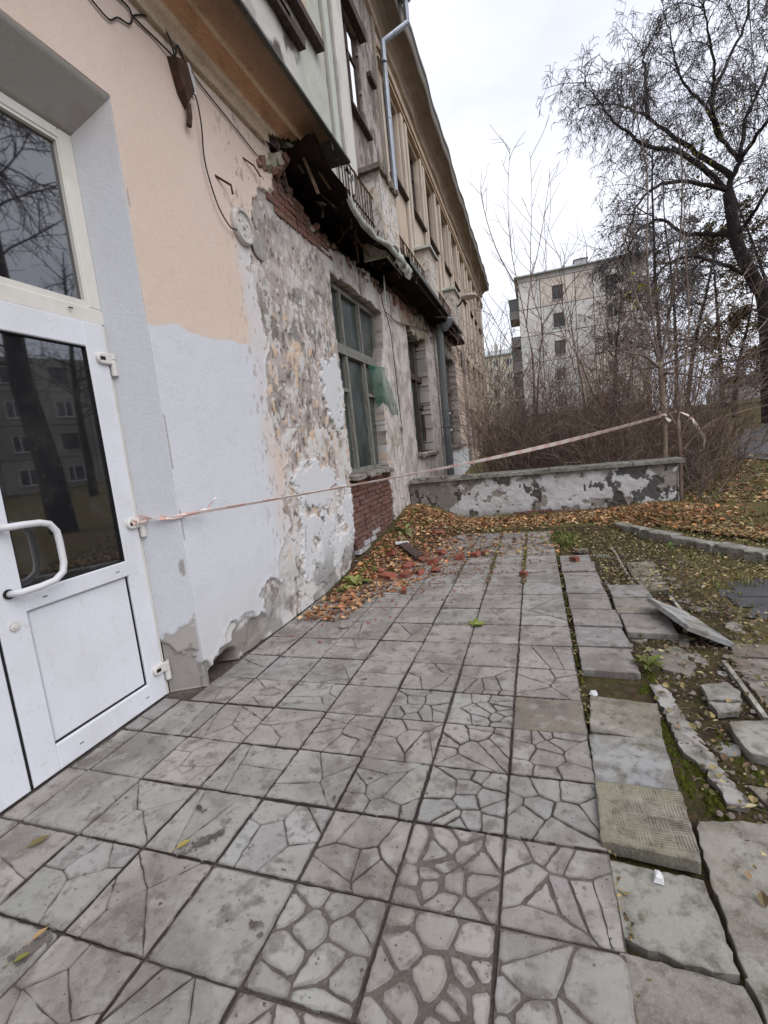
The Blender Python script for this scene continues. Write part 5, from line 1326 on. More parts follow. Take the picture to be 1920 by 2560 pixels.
def s_joint():
    y = br.uniform(1.3,7.5); return (br.gauss(.212,.012), y)
scatter('leaf_litter', 'tiny leaf bits caught in the wide paving joint', 260, s_joint, YL+GN, (.015,.035), -.025, .8)
def s_pavetop():
    x = br.uniform(-1.2,.6); y = 6.6+abs(br.gauss(0,1.0)); return (x,y) if y < 8.8 else None
scatter('leaf_litter', 'loose leaves strewn on the far end of the paving', 420, s_pavetop, YL+OR, (.03,.08), .003, .5)

def s_farjoint():
    y = 5.3+abs(br.gauss(0,1.4))
    if br.random() < .6: return (br.choice((-1.005,-.612,-.215,-.215))+br.gauss(0,.014), y)
    return (br.uniform(-1.4,.6), br.choice((5.742,6.187,6.57,6.97,7.37,7.77))+br.gauss(0,.014))
scatter('leaf_litter', 'brown crumbs of leaf and soil in the far paving joints', 1500, s_farjoint, [(.13,.09,.05),(.2,.14,.07),(.1,.075,.05),(.28,.2,.1)], (.012,.032), .0, .9)
# grass and weeds
def tuft(mb, x, y, n, h, spread, cols, lift=-.05):
    z = max(gz1(x,y), lift)
    for _ in range(n):
        a = br.uniform(0,6.3); l = h*br.uniform(.5,1.1); r_ = br.uniform(.2,1)*spread; bx = x+br.gauss(0,spread*.35); by = y+br.gauss(0,spread*.35)
        tip = np.array((bx+math.cos(a)*r_, by+math.sin(a)*r_, z+l*.8)); mid = np.array((bx+math.cos(a)*r_*.4, by+math.sin(a)*r_*.4, z+l*.65)); s = np.array((-math.sin(a), math.cos(a), 0))*.0035*(1+h*4)
        b0 = np.array((bx,by,z-.01))
        mb.add([b0-s,b0+s,mid-s*.8,mid+s*.8,tip],[(0,1,3,2),(2,3,4)], tuple(np.array(br.choice(cols))*br.uniform(.7,1.2)))
GC = [(.13,.17,.035),(.18,.20,.05),(.10,.13,.03),(.24,.22,.08)]
gm = MB()
for _ in range(2300):
    y = br.uniform(5.2,30); x = br.uniform(.1*y+1.0,.46*y+1.2)
    if y < 9.5 and x < 1.6: continue
    if pn(x,y,.55) < .42: continue
    tuft(gm, x, y, 8, br.uniform(.05,.13), .07, GC+[(.30,.23,.10)])
for _ in range(160):
    tuft(gm, br.gauss(1.55,.35), br.gauss(6.6,.9), 7, .05, .04, GC)
for _ in range(60): tuft(gm, br.gauss(.35,.12), br.gauss(7.55,.3), 9, .10, .06, GC, 0)
for _ in range(90): tuft(gm, br.choice((-.612,-.215,-.215))+br.gauss(0,.01), 5.9+abs(br.gauss(0,1.0)), 5, .045, .03, GC+[(.3,.24,.12)], 0)
for _ in range(40): tuft(gm, br.gauss(.212,.008), br.choice((4.6,4.75,4.5,5.0,3.8,6.6)), 6, .05, .025, GC+[(.3,.28,.12)])
for _ in range(70): tuft(gm, -2.36+abs(br.gauss(0,.09)), br.uniform(4.4,9.1), 7, .09, .05, GC)
for _ in range(120): tuft(gm, br.uniform(-2.3,2.6), 9.19-abs(br.gauss(0,.1)), 5, .11, .06, GC+[(.33,.24,.11)])
tag(gm.build('grass', PLANTM), label='short tufts of green and straw grass', kind='stuff')
def weed(x, y, n, h, cols, label, broad=.5):
    root = empty('weed', (x, y, max(gz1(x,y),0)), label, 'weed'); z = max(gz1(x,y),0)
    for i in range(n):
        a = 2*math.pi*i/n+br.uniform(-.3,.3); l = h*br.uniform(.7,1.2); el = br.uniform(.25,.95); mb = MB(); c = np.array(br.choice(cols))*br.uniform(.75,1.2)
        pts = [np.array((x,y,z))+np.array((math.cos(a)*math.cos(el)*l*t, math.sin(a)*math.cos(el)*l*t, math.sin(el)*l*t-.45*l*t*t*math.cos(el))) for t in (0,.3,.55,.8,1)]
        s = np.array((-math.sin(a),math.cos(a),.1)); wd = [.1,.7,1,.6,.05]; vs = []
        for p, w_ in zip(pts, wd): vs += [p-s*l*broad*.28*w_+(0,0,.1*w_*l), p, p+s*l*broad*.28*w_+(0,0,.1*w_*l)]
        mb.add(vs, [(k*3+q, k*3+q+1, k*3+q+4, k*3+q+3) for k in range(4) for q in (0,1)], tuple(c)); mb.build('leaf', PLANTM, root)
WG = [(.17,.20,.045),(.23,.24,.07),(.14,.16,.04),(.28,.26,.10)]
weed(-2.26,5.28,16,.24,WG,'bright yellow-green weed at the wall foot before the rubble')
weed(-2.30,5.06,9,.16,WG,'smaller pale weed just in front of the bright one')
weed(-2.20,7.55,10,.26,[(.17,.20,.07),(.24,.24,.11)],'grey-green weed by the brick patch under the window',.6)
weed(-2.12,6.95,7,.18,[(.15,.17,.06),(.22,.2,.09)],'small drooping weed in the rubble by the wall',.5)
weed(-1.98,8.3,8,.16,[(.12,.16,.04),(.2,.2,.07)],'green weed in the corner of wall and low wall',.6)
weed(.66,3.42,13,.13,[(.12,.15,.03),(.17,.18,.045),(.10,.11,.03)],'yellow-green weed growing at the corner of the loose slabs',.55)
weed(1.62,6.9,6,.09,[(.10,.17,.04),(.16,.2,.05)],'low green weed in front of the diagonal kerb',.8)
# green maple leaf on the paving
def maple(x, y, z, s, rz, cols, label):
    pts = []
    R_ = [1,.42,.85,.40,.62,.30,.2,.30,.62,.40,.85,.42]
    for i, r_ in enumerate(R_):
        a = rz+2*math.pi*i/12; pts.append((x+math.cos(a)*r_*s, y+math.sin(a)*r_*s, z+.004+.022*(r_ > .6)*((i*7)%5)/4))
    mb = MB(); mb.add(pts+[(x,y,z+.004)], [(i,(i+1)%12,12) for i in range(12)], cols)
    d = rz+math.pi; mb.tube([(x,y,z+.006),(x+math.cos(d)*s*.8,y+math.sin(d)*s*.8,z+.006)],.0025,5,(.30,.25,.10))
    tag(mb.build('maple_leaf', PLANTM), label, 'leaf')
maple(-.62,4.10,.004,.13,.4,(.13,.18,.03),'green maple leaf lying on the paving')
maple(-.56,4.06,.02,.09,2.4,(.22,.25,.06),'curled lighter green leaf on top of the maple leaf')
def pleaf(x, y, L, yaw, c, label):
    mb = MB(); leaf_shape(mb, (x,y,.012), L, L*.5, yaw, .03, .05, .006, c); mb.tube([(x-math.cos(yaw)*L*.5,y-math.sin(yaw)*L*.5,.012),(x-math.cos(yaw)*L*.9,y-math.sin(yaw)*L*.9,.010)],.0015,4,c)
    tag(mb.build('fallen_leaf', LEAFM), label, 'leaf')
pleaf(-1.865,1.00,.055,1.2,(.34,.22,.10),'pale brown leaf on the dark mud spot by the bottom left')
pleaf(-1.845,.92,.055,.8,(.17,.17,.04),'olive green leaf on the same mud spot')
pleaf(-1.60,1.46,.07,.9,(.30,.25,.07),'yellow leaf on the long mud smear')
pleaf(-2.33,1.33,.10,1.0,(.16,.13,.05),'narrow curled brown leaf near the door')
pleaf(-1.68,1.66,.05,2.6,(.07,.055,.045),'small dark leaf above the mud smear')
pleaf(-1.03,1.85,.035,2.0,(.11,.09,.07),'tiny dark leaf on the middle slabs')
pleaf(.79,2.14,.05,.3,(.42,.36,.22),'cream leaf on the soil beside the big right slab')
BIGTREE = {'trunk':[[10.24,26.0,0.91],[10.16,26.0,3.8],[9.99,26.0,6.39],[9.72,26.0,7.06],[9.3,26.0,8.06],[8.93,26.0,9.14],[8.8,26.0,10.0],[8.64,26.0,11.17]],'a':[[8.64,26.0,11.17],[8.92,26.06,12.01],[9.15,26.11,12.45],[9.02,26.17,12.55],[8.43,26.22,13.55],[7.85,26.28,14.98],[7.31,26.33,15.85],[6.92,26.39,16.66],[6.74,26.44,17.76],[6.55,26.5,18.79]],'b':[[8.36,26.0,13.45],[7.88,25.5,14.66],[7.86,25.0,15.46],[7.46,24.5,16.83]],'c':[[8.03,26.0,14.92],[8.36,26.38,15.69],[9.09,26.75,17.06],[9.69,27.12,18.33],[10.04,27.5,19.87]],'d':[[9.11,26.0,12.41],[9.44,25.33,12.85],[9.55,24.67,12.99],[9.8,24.0,13.4]],'e':[[9.11,26.0,12.41],[9.52,26.63,14.19],[10.11,27.25,15.3],[10.65,27.88,16.22],[11.31,28.5,17.98]],'f':[[8.56,26.0,11.28],[7.6,25.79,12.37],[6.72,25.57,13.09],[5.98,25.36,13.3],[5.02,25.14,13.77],[4.63,24.93,14.13],[4.04,24.71,14.54],[3.46,24.5,15.39]],'g':[[8.78,26.0,11.79],[7.77,26.33,13.05],[7.02,26.67,14.03],[6.39,27.0,14.93],[5.87,27.33,15.74],[4.93,27.67,16.68],[4.15,28.0,17.19]],'h':[[8.56,26.0,11.28],[7.48,25.38,11.55],[5.81,24.75,11.68],[4.83,24.12,10.92],[4.26,23.5,9.71]],'i':[[8.9,26.0,9.31],[8.04,26.6,9.83],[7.26,27.2,10.27],[6.5,27.8,11.26],[5.56,28.4,11.21],[4.99,29.0,10.23]],'j':[[9.6,26.0,7.32],[8.1,25.25,8.07],[6.87,24.5,8.4],[5.74,23.75,8.09],[4.82,23.0,7.1]],'k':[[5.61,26.0,15.02],[5.79,27.0,16.63],[5.93,28.0,18.41]],'l':[[10.2,26.0,5.52],[10.49,25.5,7.0],[10.67,25.0,8.38]],'m':[[8.93,26.0,9.31],[9.29,25.0,9.95],[9.44,24.0,10.52]]}
SAPLING = {'trunk':[[2.37,10.3,0.62],[2.37,10.3,1.73],[2.35,10.3,2.33],[2.33,10.3,2.74]],'s1':[[2.33,10.3,2.74],[2.28,10.55,3.57],[2.26,10.8,4.81],[2.35,11.05,6.34],[2.23,11.3,7.64],[2.16,11.55,9.06]],'s2':[[2.34,10.3,2.74],[2.43,10.05,3.5],[2.46,9.8,4.04],[2.49,9.55,4.6],[2.47,9.3,5.59],[2.33,9.05,6.18]],'s3':[[2.34,10.3,2.74],[2.73,10.55,3.16],[3.26,10.8,3.52],[3.86,11.05,4.12],[4.2,11.3,4.56]],'s4':[[2.34,10.3,2.67],[2.72,10.05,2.82],[3.02,9.8,3.14],[3.05,9.55,3.28]],'s5':[[2.36,10.3,2.59],[2.98,10.55,2.68],[3.71,10.8,2.86],[4.18,11.05,3.19],[4.43,11.3,3.42]],'s6':[[2.32,10.3,2.63],[2.01,10.05,2.87],[1.64,9.8,2.96],[1.22,9.55,3.19]],'s7':[[2.33,10.3,2.74],[2.13,10.55,3.59],[2.02,10.8,4.27],[1.91,11.05,5.27],[1.87,11.3,6.13]],'s8':[[2.36,10.3,2.52],[2.59,10.05,2.46],[2.95,9.8,2.31],[3.45,9.55,2.34]]}
SAPLING2 = {'trunk':[[2.49,9.75,0.08],[2.49,9.75,0.91],[2.47,9.75,1.63]],'s1':[[2.47,9.75,1.63],[2.66,9.95,2.68],[2.77,10.15,3.53],[2.77,10.35,4.83],[2.79,10.55,5.17]],'s2':[[2.48,9.75,1.27],[2.69,9.55,1.94],[2.76,9.35,2.58],[2.75,9.15,2.93]],'s3':[[2.49,9.75,1.05],[2.99,9.95,1.5],[3.55,10.15,1.66],[4.07,10.35,1.74]],'s4':[[2.49,9.75,0.54],[2.81,9.55,1.03],[2.87,9.35,1.51]],'s5':[[2.47,9.75,1.56],[2.5,9.95,2.28],[2.49,10.15,2.73]],'s6':[[2.5,9.75,0.32],[3.04,9.55,0.73],[3.49,9.35,1.04],[3.68,9.15,1.22]],'s7':[[2.43,9.75,1.56],[2.17,9.95,2.18],[1.9,10.15,2.82],[1.74,10.35,3.25]]}
LEFTSAP = {'t1':[[0.43,11.5,0.81],[0.45,11.5,1.64],[0.41,11.5,2.09],[0.23,11.5,2.48],[-0.03,11.5,2.89],[-0.29,11.5,3.48],[-0.62,11.5,4.1],[-0.88,11.5,4.69],[-0.98,11.5,4.96]],'b1':[[-0.22,11.5,3.34],[-0.36,11.5,3.89],[-0.47,11.5,4.61]],'t2':[[0.0,12.2,0.8],[0.05,12.2,1.68],[0.17,12.2,2.94],[0.26,12.2,3.64],[0.33,12.2,4.15],[0.14,12.2,4.93],[0.16,12.2,5.91],[0.25,12.2,6.93],[0.26,12.2,7.93]],'b2':[[0.33,12.2,4.15],[0.91,12.2,4.88],[1.25,12.2,5.2],[1.57,12.2,5.6]],'t3':[[-0.02,11.9,0.82],[0.06,11.9,2.74],[0.06,11.9,3.51],[-0.03,11.9,4.15],[-0.14,11.9,4.91],[-0.27,11.9,5.9],[-0.27,11.9,6.93],[-0.16,11.9,7.97]],'b3':[[-0.14,11.9,4.91],[-0.6,11.9,5.97],[-0.84,11.9,7.07],[-0.81,11.9,7.65]],'b4':[[-0.03,11.9,4.15],[0.09,11.9,4.96],[0.37,11.9,5.93],[0.65,11.9,7.23]],'t5':[[1.21,12.5,0.67],[1.19,12.5,2.33],[1.06,12.5,3.47],[0.93,12.5,4.6],[0.81,12.5,5.7]],'t6':[[1.56,11.2,0.74],[1.3,11.2,2.14],[1.02,11.2,3.11],[0.65,11.2,3.83]],'t7':[[2.03,12.6,0.6],[2.16,12.6,2.21],[2.36,12.6,3.55],[2.32,12.6,4.89],[2.44,12.6,6.56]],'t8':[[-1.13,10.8,0.91],[-0.94,10.8,1.79],[-0.59,10.8,2.45],[-0.3,10.8,3.0]]}

# ------------------------------------------------------------------ trees and shrubs
tr = random.Random(29)
def rv(k=1.0): return np.array((tr.gauss(0,k), tr.gauss(0,k), tr.gauss(0,k)))
def bent(p, d, L, droop, n=4, wob=.12):
    x, y, z = float(p[0]), float(p[1]), float(p[2]); a, b, c = float(d[0]), float(d[1]), float(d[2]); g = tr.gauss
    k = 1/(math.sqrt(a*a+b*b+c*c)+1e-9); a *= k; b *= k; c *= k; pts = [(x,y,z)]
    for i in range(n):
        a += g(0,wob); b += g(0,wob); c += g(0,wob)-droop/n; k = 1/(math.sqrt(a*a+b*b+c*c)+1e-9); a *= k; b *= k; c *= k
        x += a*L/n; y += b*L/n; z += c*L/n; pts.append((x,y,z))
    return pts
def offdir(d, f, s, up=0.0):
    """a direction leaving a branch: along it by f, sideways by s, up by up"""
    g = tr.gauss; a, b, c = g(0,1), g(0,1), g(0,1); q = a*d[0]+b*d[1]+c*d[2]; a -= q*d[0]; b -= q*d[1]; c -= q*d[2]
    k = s/(math.sqrt(a*a+b*b+c*c)+1e-9); return (d[0]*f+a*k, d[1]*f+b*k, d[2]*f+c*k+up)
def taper(a, b, n): return [a+(b-a)*i/(n-1) for i in range(n)]
def along(P, t):
    s = t*(len(P)-1); i = min(int(s), len(P)-2); f = s-i; A, B = P[i], P[i+1]
    d = (B[0]-A[0], B[1]-A[1], B[2]-A[2]); k = 1/(math.sqrt(d[0]**2+d[1]**2+d[2]**2)+1e-9)
    return (A[0]+d[0]*f, A[1]+d[1]*f, A[2]+d[2]*f), (d[0]*k, d[1]*k, d[2]*k)
def smoothp(P, n=3): return catmull(P, n)
# big linden at the right
bt = empty('tree', tuple(BIGTREE['trunk'][0]), 'big dark bare tree with spreading drooping branches at the right edge', 'tree')
tk = MB(); P = smoothp([[BIGTREE['trunk'][0][0]+.05, 26.0, .6]]+BIGTREE['trunk'], 3); tk.tube(P, taper(.33,.21,len(P)), 10)
tk.build('trunk', BARKD, bt, smooth=True)
crown = MB(); tw = MB()
start = {'b':'a','c':'b','k':'g'}
def twiggy(P, r0, depth, dens, droop, Ls):
    """side shoots along a branch"""
    L = sum(math.dist(P[i+1], P[i]) for i in range(len(P)-1))
    n = max(2, int(L*dens))
    for k in range(n):
        t = tr.uniform(.12,1.0); p, d = along(P, t)
        dd = offdir(d, .55, tr.uniform(.5,1.1), tr.uniform(-.1,.35))
        l = Ls*tr.uniform(.5,1.1)*(1-.35*t); Q = bent(p, dd, l, droop*tr.uniform(.3,1.2), 5 if depth > 1 else 4, .10)
        rr = r0*(.6 if depth > 1 else .62)
        (crown if depth > 2 else tw).twig(Q, max(.0098, rr), max(.0075, rr*.35))
        if depth > 1: twiggy(Q, rr*.55, depth-1, dens*1.35, droop*1.35, Ls*.55)
for k, P in BIGTREE.items():
    if k == 'trunk': continue
    P = [np.array(p) for p in P]
    if k not in start: P[0][1] = 26.0
    e_ = nrm(P[-1]-P[-2]); P.append(P[-1]+e_*.9+np.array((0,0,-.1))); P.append(P[-1]+e_*.6+np.array((.1,0,-.3)))
    S = [p+rv(.025) for p in smoothp(P, 4)]; S[0] = P[0]; r0 = .12 if k in 'afgi' else .09; nS = len(S)
    crown.tube(S, [r0*(1-i/nS)**1.15+.007 for i in range(nS)], 6, cap=False)
    twiggy(S, .042, 4, 2.85, .7, 2.4)
tag(crown.build('branches', BARKD, bt, smooth=True), kind='stuff'); tag(tw.build('twigs', TWIGD, bt), kind='stuff')
lf = MB()
for _ in range(260):
    x, y, z = tr.gauss(7.4,.8), 26+tr.gauss(0,1.5), tr.gauss(12.6,.5); leaf_shape(lf, (x,y,z), .12,.09, tr.uniform(0,6), tr.uniform(-1,1), tr.uniform(-1,1), .02, (.20,.17,.035))
lf.build('last_leaves', LEAFM, bt)

def sapling(D_, name, label, r0, tm, wm, dens=3.0, Ls=.7, tips=.006):
    root = empty(name, tuple(D_['trunk'][0]), label, 'sapling'); T = smoothp(D_['trunk'], 4)
    a = MB(); a.tube(T, taper(r0, r0*.72, len(T)), 10); a.build('trunk', tm, root, smooth=True)
    b = MB()
    for k, P in D_.items():
        if k == 'trunk': continue
        S = smoothp(P, 4); b.tube(S, taper(r0*.42, tips, len(S)), 6, cap=False)
        L = sum(np.linalg.norm(S[i+1]-S[i]) for i in range(len(S)-1))
        for _ in range(int(L*dens)):
            t = tr.uniform(.15,1); p, d = along(S, t); dd = offdir(d, .8, .7, .25)
            Q = bent(p, dd, Ls*tr.uniform(.4,1.1), -.1, 4, .10); b.twig(Q, .007, .0035)
            if tr.random() < .5:
                p2, d2 = along(Q, tr.uniform(.3,.8)); Q2 = bent(p2, offdir(d2,1,.9), Ls*.4, 0, 3, .1); b.twig(Q2, .005, .003)
    b.build('branches', wm, root, smooth=True)
    return root
SAPLING['trunk'][0][2] = gz1(2.37,10.3)-.05; SAPLING['trunk'].insert(1, [2.37,10.3,.9])
sapling(SAPLING, 'sapling', 'pale smooth sapling behind the low wall with the tape tied to it', .062, BARKL, TWIGL)
SAPLING2['trunk'][0][2] = gz1(2.49,9.75)-.03
sapling(SAPLING2, 'sapling', 'dark slender sapling growing at the right end of the low wall', .042, TWIGR, TWIGR, 3.5, .8)
for nm, keys, lb in (('a',('t1','b1'),'curved young tree leaning left behind the low wall'),('b',('t2','b2'),'forked young tree with a wide Y behind the low wall'),('c',('t3','b3','b4'),'tall thin young tree with long whips nearest the building'),
                     ('d',('t5',),'slim leafless stem in front of the grey apartment block'),('e',('t6',),'leaning leafless stem crossing the thicket'),('f',('t7',),'tall leafless stem left of the pale sapling'),('g',('t8',),'short bare stem beside the building corner')):
    D_ = {}
    T = LEFTSAP[keys[0]]; g0 = gz1(T[0][0], T[0][1])-.05
    D_['trunk'] = [[T[0][0], T[0][1], g0]]+T[:3]
    D_['r'] = T[2:]
    for q in keys[1:]: D_[q] = LEFTSAP[q]
    sapling(D_, 'young_tree', lb, .036 if nm in 'abc' else .024, TWIGR, TWIGR, 3.2, .75, .005)
# yellow leaves still hanging by the tall stem
yl = MB()
for cx, cz in ((1560,690),):
    pass
for k in range(34):
    g_ = ((2.02,11.0,4.62),(2.14,11.0,4.32),(2.10,11.0,4.02),(2.42,11.0,4.22),(2.02,11.0,4.20))[k%5]
    p = np.array(g_)+rv(.05); leaf_shape(yl, p, .075,.055, tr.uniform(0,6), tr.uniform(-1.2,.2), tr.uniform(-1,1), .01, (.40,.36,.05))
yl.tube(bent((2.30,11.0,4.9),(-.3,0,-.7),.9,.2,5,.1), .004, 3, (.1,.07,.05)); yl.tube(bent((2.5,11.0,4.6),(-.1,0,-.9),.7,.2,5,.1), .004, 3, (.1,.07,.05))
tag(yl.build('hanging_leaves', LEAFM), 'few yellow leaves hanging among the bare stems', 'leaves')

# thicket behind the low wall
def shrub(x, y, n, h, spread, label, group=None, m=TWIGR, lean=0, r0=.009):
    z = gz1(x, y)-.03; root = empty('shrub', (x, y, z), label, 'shrub', group); st_ = MB(); t2 = MB()
    for _ in range(n):
        p = np.array((x+tr.gauss(0,.16), y+tr.gauss(0,.16), z)); a = tr.uniform(0,6.3); o = tr.uniform(.05,.55)*spread
        l = h*tr.uniform(.45,1.1); S = bent(p, (math.cos(a)*o+lean, math.sin(a)*o, 1), l, tr.uniform(-.1,.45), 6, .09)
        st_.twig(S, r0*tr.uniform(.7,1.3), .0035)
        for k in range(int(l*5)):
            t = tr.uniform(.15,.98); q, d = along(S, t); Q = bent(q, offdir(d,.9,.8), l*tr.uniform(.12,.34), tr.uniform(-.2,.2), 3, .12)
            t2.twig(Q, .0055, .003)
            if tr.random() < .7:
                q2, d2 = along(Q, tr.uniform(.3,.9)); Q2 = bent(q2, offdir(d2,1,.9), l*.1, 0, 2, .1); t2.twig(Q2, .0042, .0025)
    tag(st_.build('stems', m, root), kind='stuff'); tag(t2.build('twigs', m, root), kind='stuff')
    return root
GRP = 'leafless shrubs of the thicket'
LB = 'leafless reddish-brown shrub in the thicket behind the low wall'
spots = []
for k in range(42):
    x = -1.15+3.35*(k+.5)/42+tr.gauss(0,.1); y = 10.0+3.0*tr.random(); spots.append((x, y))
for x, y in spots: shrub(x, y, 13, tr.uniform(1.4,2.7)*(1.1 if x < .3 else 1), .8, LB, GRP)
for k in range(26):
    x = -1.5+6.0*tr.random(); y = 13.2+4*tr.random(); shrub(x, y, 9, tr.uniform(1.9,3.3), .8, 'leafless shrub in the second row of the thicket further back', 'back row of the thicket', r0=.011)
for k in range(16):
    x = -1.2+5.0*(k+.5)/16+tr.gauss(0,.15); y = 10.3+3.4*tr.random()
    shrub(x, y, 10, tr.uniform(3.2,5.4), .7, 'tall sparse bundle of bare whips rising above the thicket', 'tall whips of the thicket', r0=.010)
shrub(2.9,10.6,16,1.9,1.3,'spreading bare bush right of the tape-tied sapling', m=TWIGL)
shrub(3.5,11.8,18,1.8,1.3,'wide bare bush further right of the sapling')
shrub(2.72,9.45,10,1.1,1.7,'low bare bush at the end of the low wall, branches spreading right', lean=.5)
shrub(4.6,13.5,18,2.2,1.2,'bare bush in front of the big tree, left of the path')
shrub(5.4,16.5,18,2.6,1.2,'tall bare bush behind the path bushes')
shrub(3.4,8.6,5,.5,1.2,'tiny bare seedling bush in the golden leaves')

# background trees between the block and the big tree
def bgtree(x, y, h, label, leafy, cols, m=BARKD, sp=1.0, n=22, rt=.16):
    z = gz1(x,y); root = empty('tree', (x,y,z), label, 'tree'); T = bent((x,y,z-.1),(tr.gauss(0,.04),0,1),h,0,7,.04)
    a = MB(); a.tube(T, taper(rt,.03,len(T)), 8); a.build('trunk', m, root, smooth=True)
    b = MB(); l = MB()
    for _ in range(n):
        t = tr.uniform(.25,1); p, d = along(T, t); aa = tr.uniform(0,6.3); L = h*.34*sp*(1.15-t*.7)
        S = bent(p, (math.cos(aa),math.sin(aa),tr.uniform(.1,.9)), L, tr.uniform(.0,.6), 5, .12); b.twig(S, .045, .012)
        for k in range(9):
            q, d2 = along(S, tr.uniform(.2,1)); Q = bent(q, offdir(d2,1,.9), L*.4, .4, 4, .15); b.twig(Q, .018, .009)
            for _k in range(3):
                q3, d3 = along(Q, tr.uniform(.2,1)); Q3 = bent(q3, offdir(d3,1,1), L*.2, .4, 3, .15); b.twig(Q3, .011, .008)
            for _k in range(leafy):
                q2, _d = along(Q, tr.random()); leaf_shape(l, np.array(q2)+rv(.12), .16,.11, tr.uniform(0,6.3), tr.uniform(-1,1), tr.uniform(-1.2,1.2), .02, tuple(np.array(tr.choice(cols))*tr.uniform(.6,1.2)))
    b.build('branches', m, root); 
    if leafy: l.build('leaves', LEAFM, root)
BRN = [(.13,.085,.04),(.17,.12,.05),(.10,.075,.035),(.15,.13,.05)]
bgtree(9.6,36,13,'brown-leaved tree behind the parked van, left of the big trunk',16,BRN,sp=1.0)
bgtree(12.3,38,11,'olive-brown tree half hidden by the big trunk',18,BRN,sp=1.1)
bgtree(7.6,33,15,'grey bare tree just right of the apartment block',2,BRN,sp=.8)
bgtree(11.0,44,16,'tall bare tree far behind the big one',3,BRN,sp=.8)
bgtree(10.6,31,6.5,'low brown-leaved tree beside the path',14,BRN,sp=1.2)
bgtree(5.8,40,9,'bare tree standing before the apartment block facade',1,BRN,sp=.9,n=18)
bgtree(14.6,34,14,'dark bare tree at the far right behind the trunk',5,BRN,sp=1.0)

# ------------------------------------------------------------------ apartment blocks
def block(name, label, X0, X1, Y0, depth, zb, bays, rows, zroof, cols, facing=-1, seams=True):
    """panel facade at y=Y0: bays = list of (x0,x1,window or None), rows = list of (z0,z1,wz0,wz1)"""
    root = empty(name, ((X0+X1)/2, Y0, zb), label, 'building'); ar = random.Random(int(X0*10)+5)
    s = facing
    MB().box(X0+.02,X1-.02,Y0+.03,Y0+depth,zb-1,zroof).build('core', SEAM, root)
    for (z0,z1,w0,w1) in rows:
        for (a,b,wn) in bays:
            g = .03; c = np.array(cols[0]); q = ar.random()
            if q < .30: c = np.array(cols[1])
            elif q < .45: c = np.array(cols[2])
            c = tuple(c*ar.uniform(.9,1.08)); mb = MB(); y0, y1 = Y0-.05+ar.uniform(-.006,.006), Y0+.05
            if wn is None: mb.box(a+g,b-g,y0,y1,z0+g,z1-g,c)
            else:
                u0, u1 = wn; mb.box(a+g,u0,y0,y1,z0+g,z1-g,c); mb.box(u1,b-g,y0,y1,z0+g,z1-g,c); mb.box(u0,u1,y0,y1,z0+g,w0,c); mb.box(u0,u1,y0,y1,w1,z1-g,c)
            mb.build('wall_panel', APTM, root)
            if wn is not None:
                u0, u1 = wn; wd = empty('window', (u0,Y0,w0)); wd.parent = root; wd.location = Vector((u0,Y0,w0))-wo(root)
                MB().box(u0,u1,Y0+.02,Y0+.035,w0,w1).build('pane', AGLASS, wd)
                fm = MB(); t = .075
                fm.box(u0,u0+t,Y0-.02,Y0+.02,w0,w1); fm.box(u1-t,u1,Y0-.02,Y0+.02,w0,w1); fm.box(u0+t,u1-t,Y0-.02,Y0+.02,w0,w0+t); fm.box(u0+t,u1-t,Y0-.02,Y0+.02,w1-t,w1)
                um = u0+(u1-u0)*ar.choice((.45,.55,.62)); fm.box(um-.045,um+.045,Y0-.02,Y0+.02,w0+t,w1-t)
                fm.build('frame', WHITEP if ar.random() < .8 else WOODD, wd)
                MB().box(u0-.08,u1+.08,Y0-.14,Y0-.052,w0-.07,w0-.01).build('sill', ROOFM, wd)
    return root
rows = [(14.30-2.28*(i+1)+.30, 14.30-2.28*i+.30, 12.72-2.28*i, 13.88-2.28*i) for i in range(5)]
bays = [(-.68,1.15,None),(1.15,3.95,(2.12,3.0)),(3.95,5.35,None),(5.35,8.1,(6.27,7.15)),(8.1,9.5,None)]
apt = block('apartment_block', 'five-storey grey panel apartment block with patchy beige panels beyond the thicket', -.7, 9.52, 45, 50, 2.2, bays, rows, 14.65, ((.71,.68,.64),(.71,.62,.54),(.66,.66,.635)))
MB().box(-.68,9.5,44.93,45.0,14.62,15.0,(.58,.56,.53)).build('parapet', APTM, apt)
MB().box(-.95,9.8,44.6,95.2,15.0,15.10).build('roof_edge', ROOFM, apt)
MB().add([(-.95,44.6,15.10),(9.8,44.6,15.10),(9.8,95,15.10),(-.95,95,15.10),(4.6,50,16.1),(4.6,95,16.1)],[(0,1,4),(1,2,5,4),(0,4,5,3)]).build('roof', ROOFM, apt)
for (a,b,z1) in ((4.1,5.1,16.0),(.3,1.1,15.55)):
    ch = MB(); ch.box(a,b,46,47,15.1,z1-.12,(.45,.44,.43)); ch.build('chimney', APTM, apt)
    ch = MB(); ch.add([(a-.1,45.9,z1-.11),(b+.1,45.9,z1-.11),(b+.1,47.1,z1-.11),(a-.1,47.1,z1-.11),((a+b)/2,46.5,z1+.14)],[(0,1,4),(1,2,4),(2,3,4),(3,0,4),(0,3,2,1)]); ch.build('chimney_cap', TIN, apt)
for x in (1.9,3.2,6.0): MB().tube([(x,47,15.1),(x,47,16.0)],.02,4).build('antenna', IRON, apt)
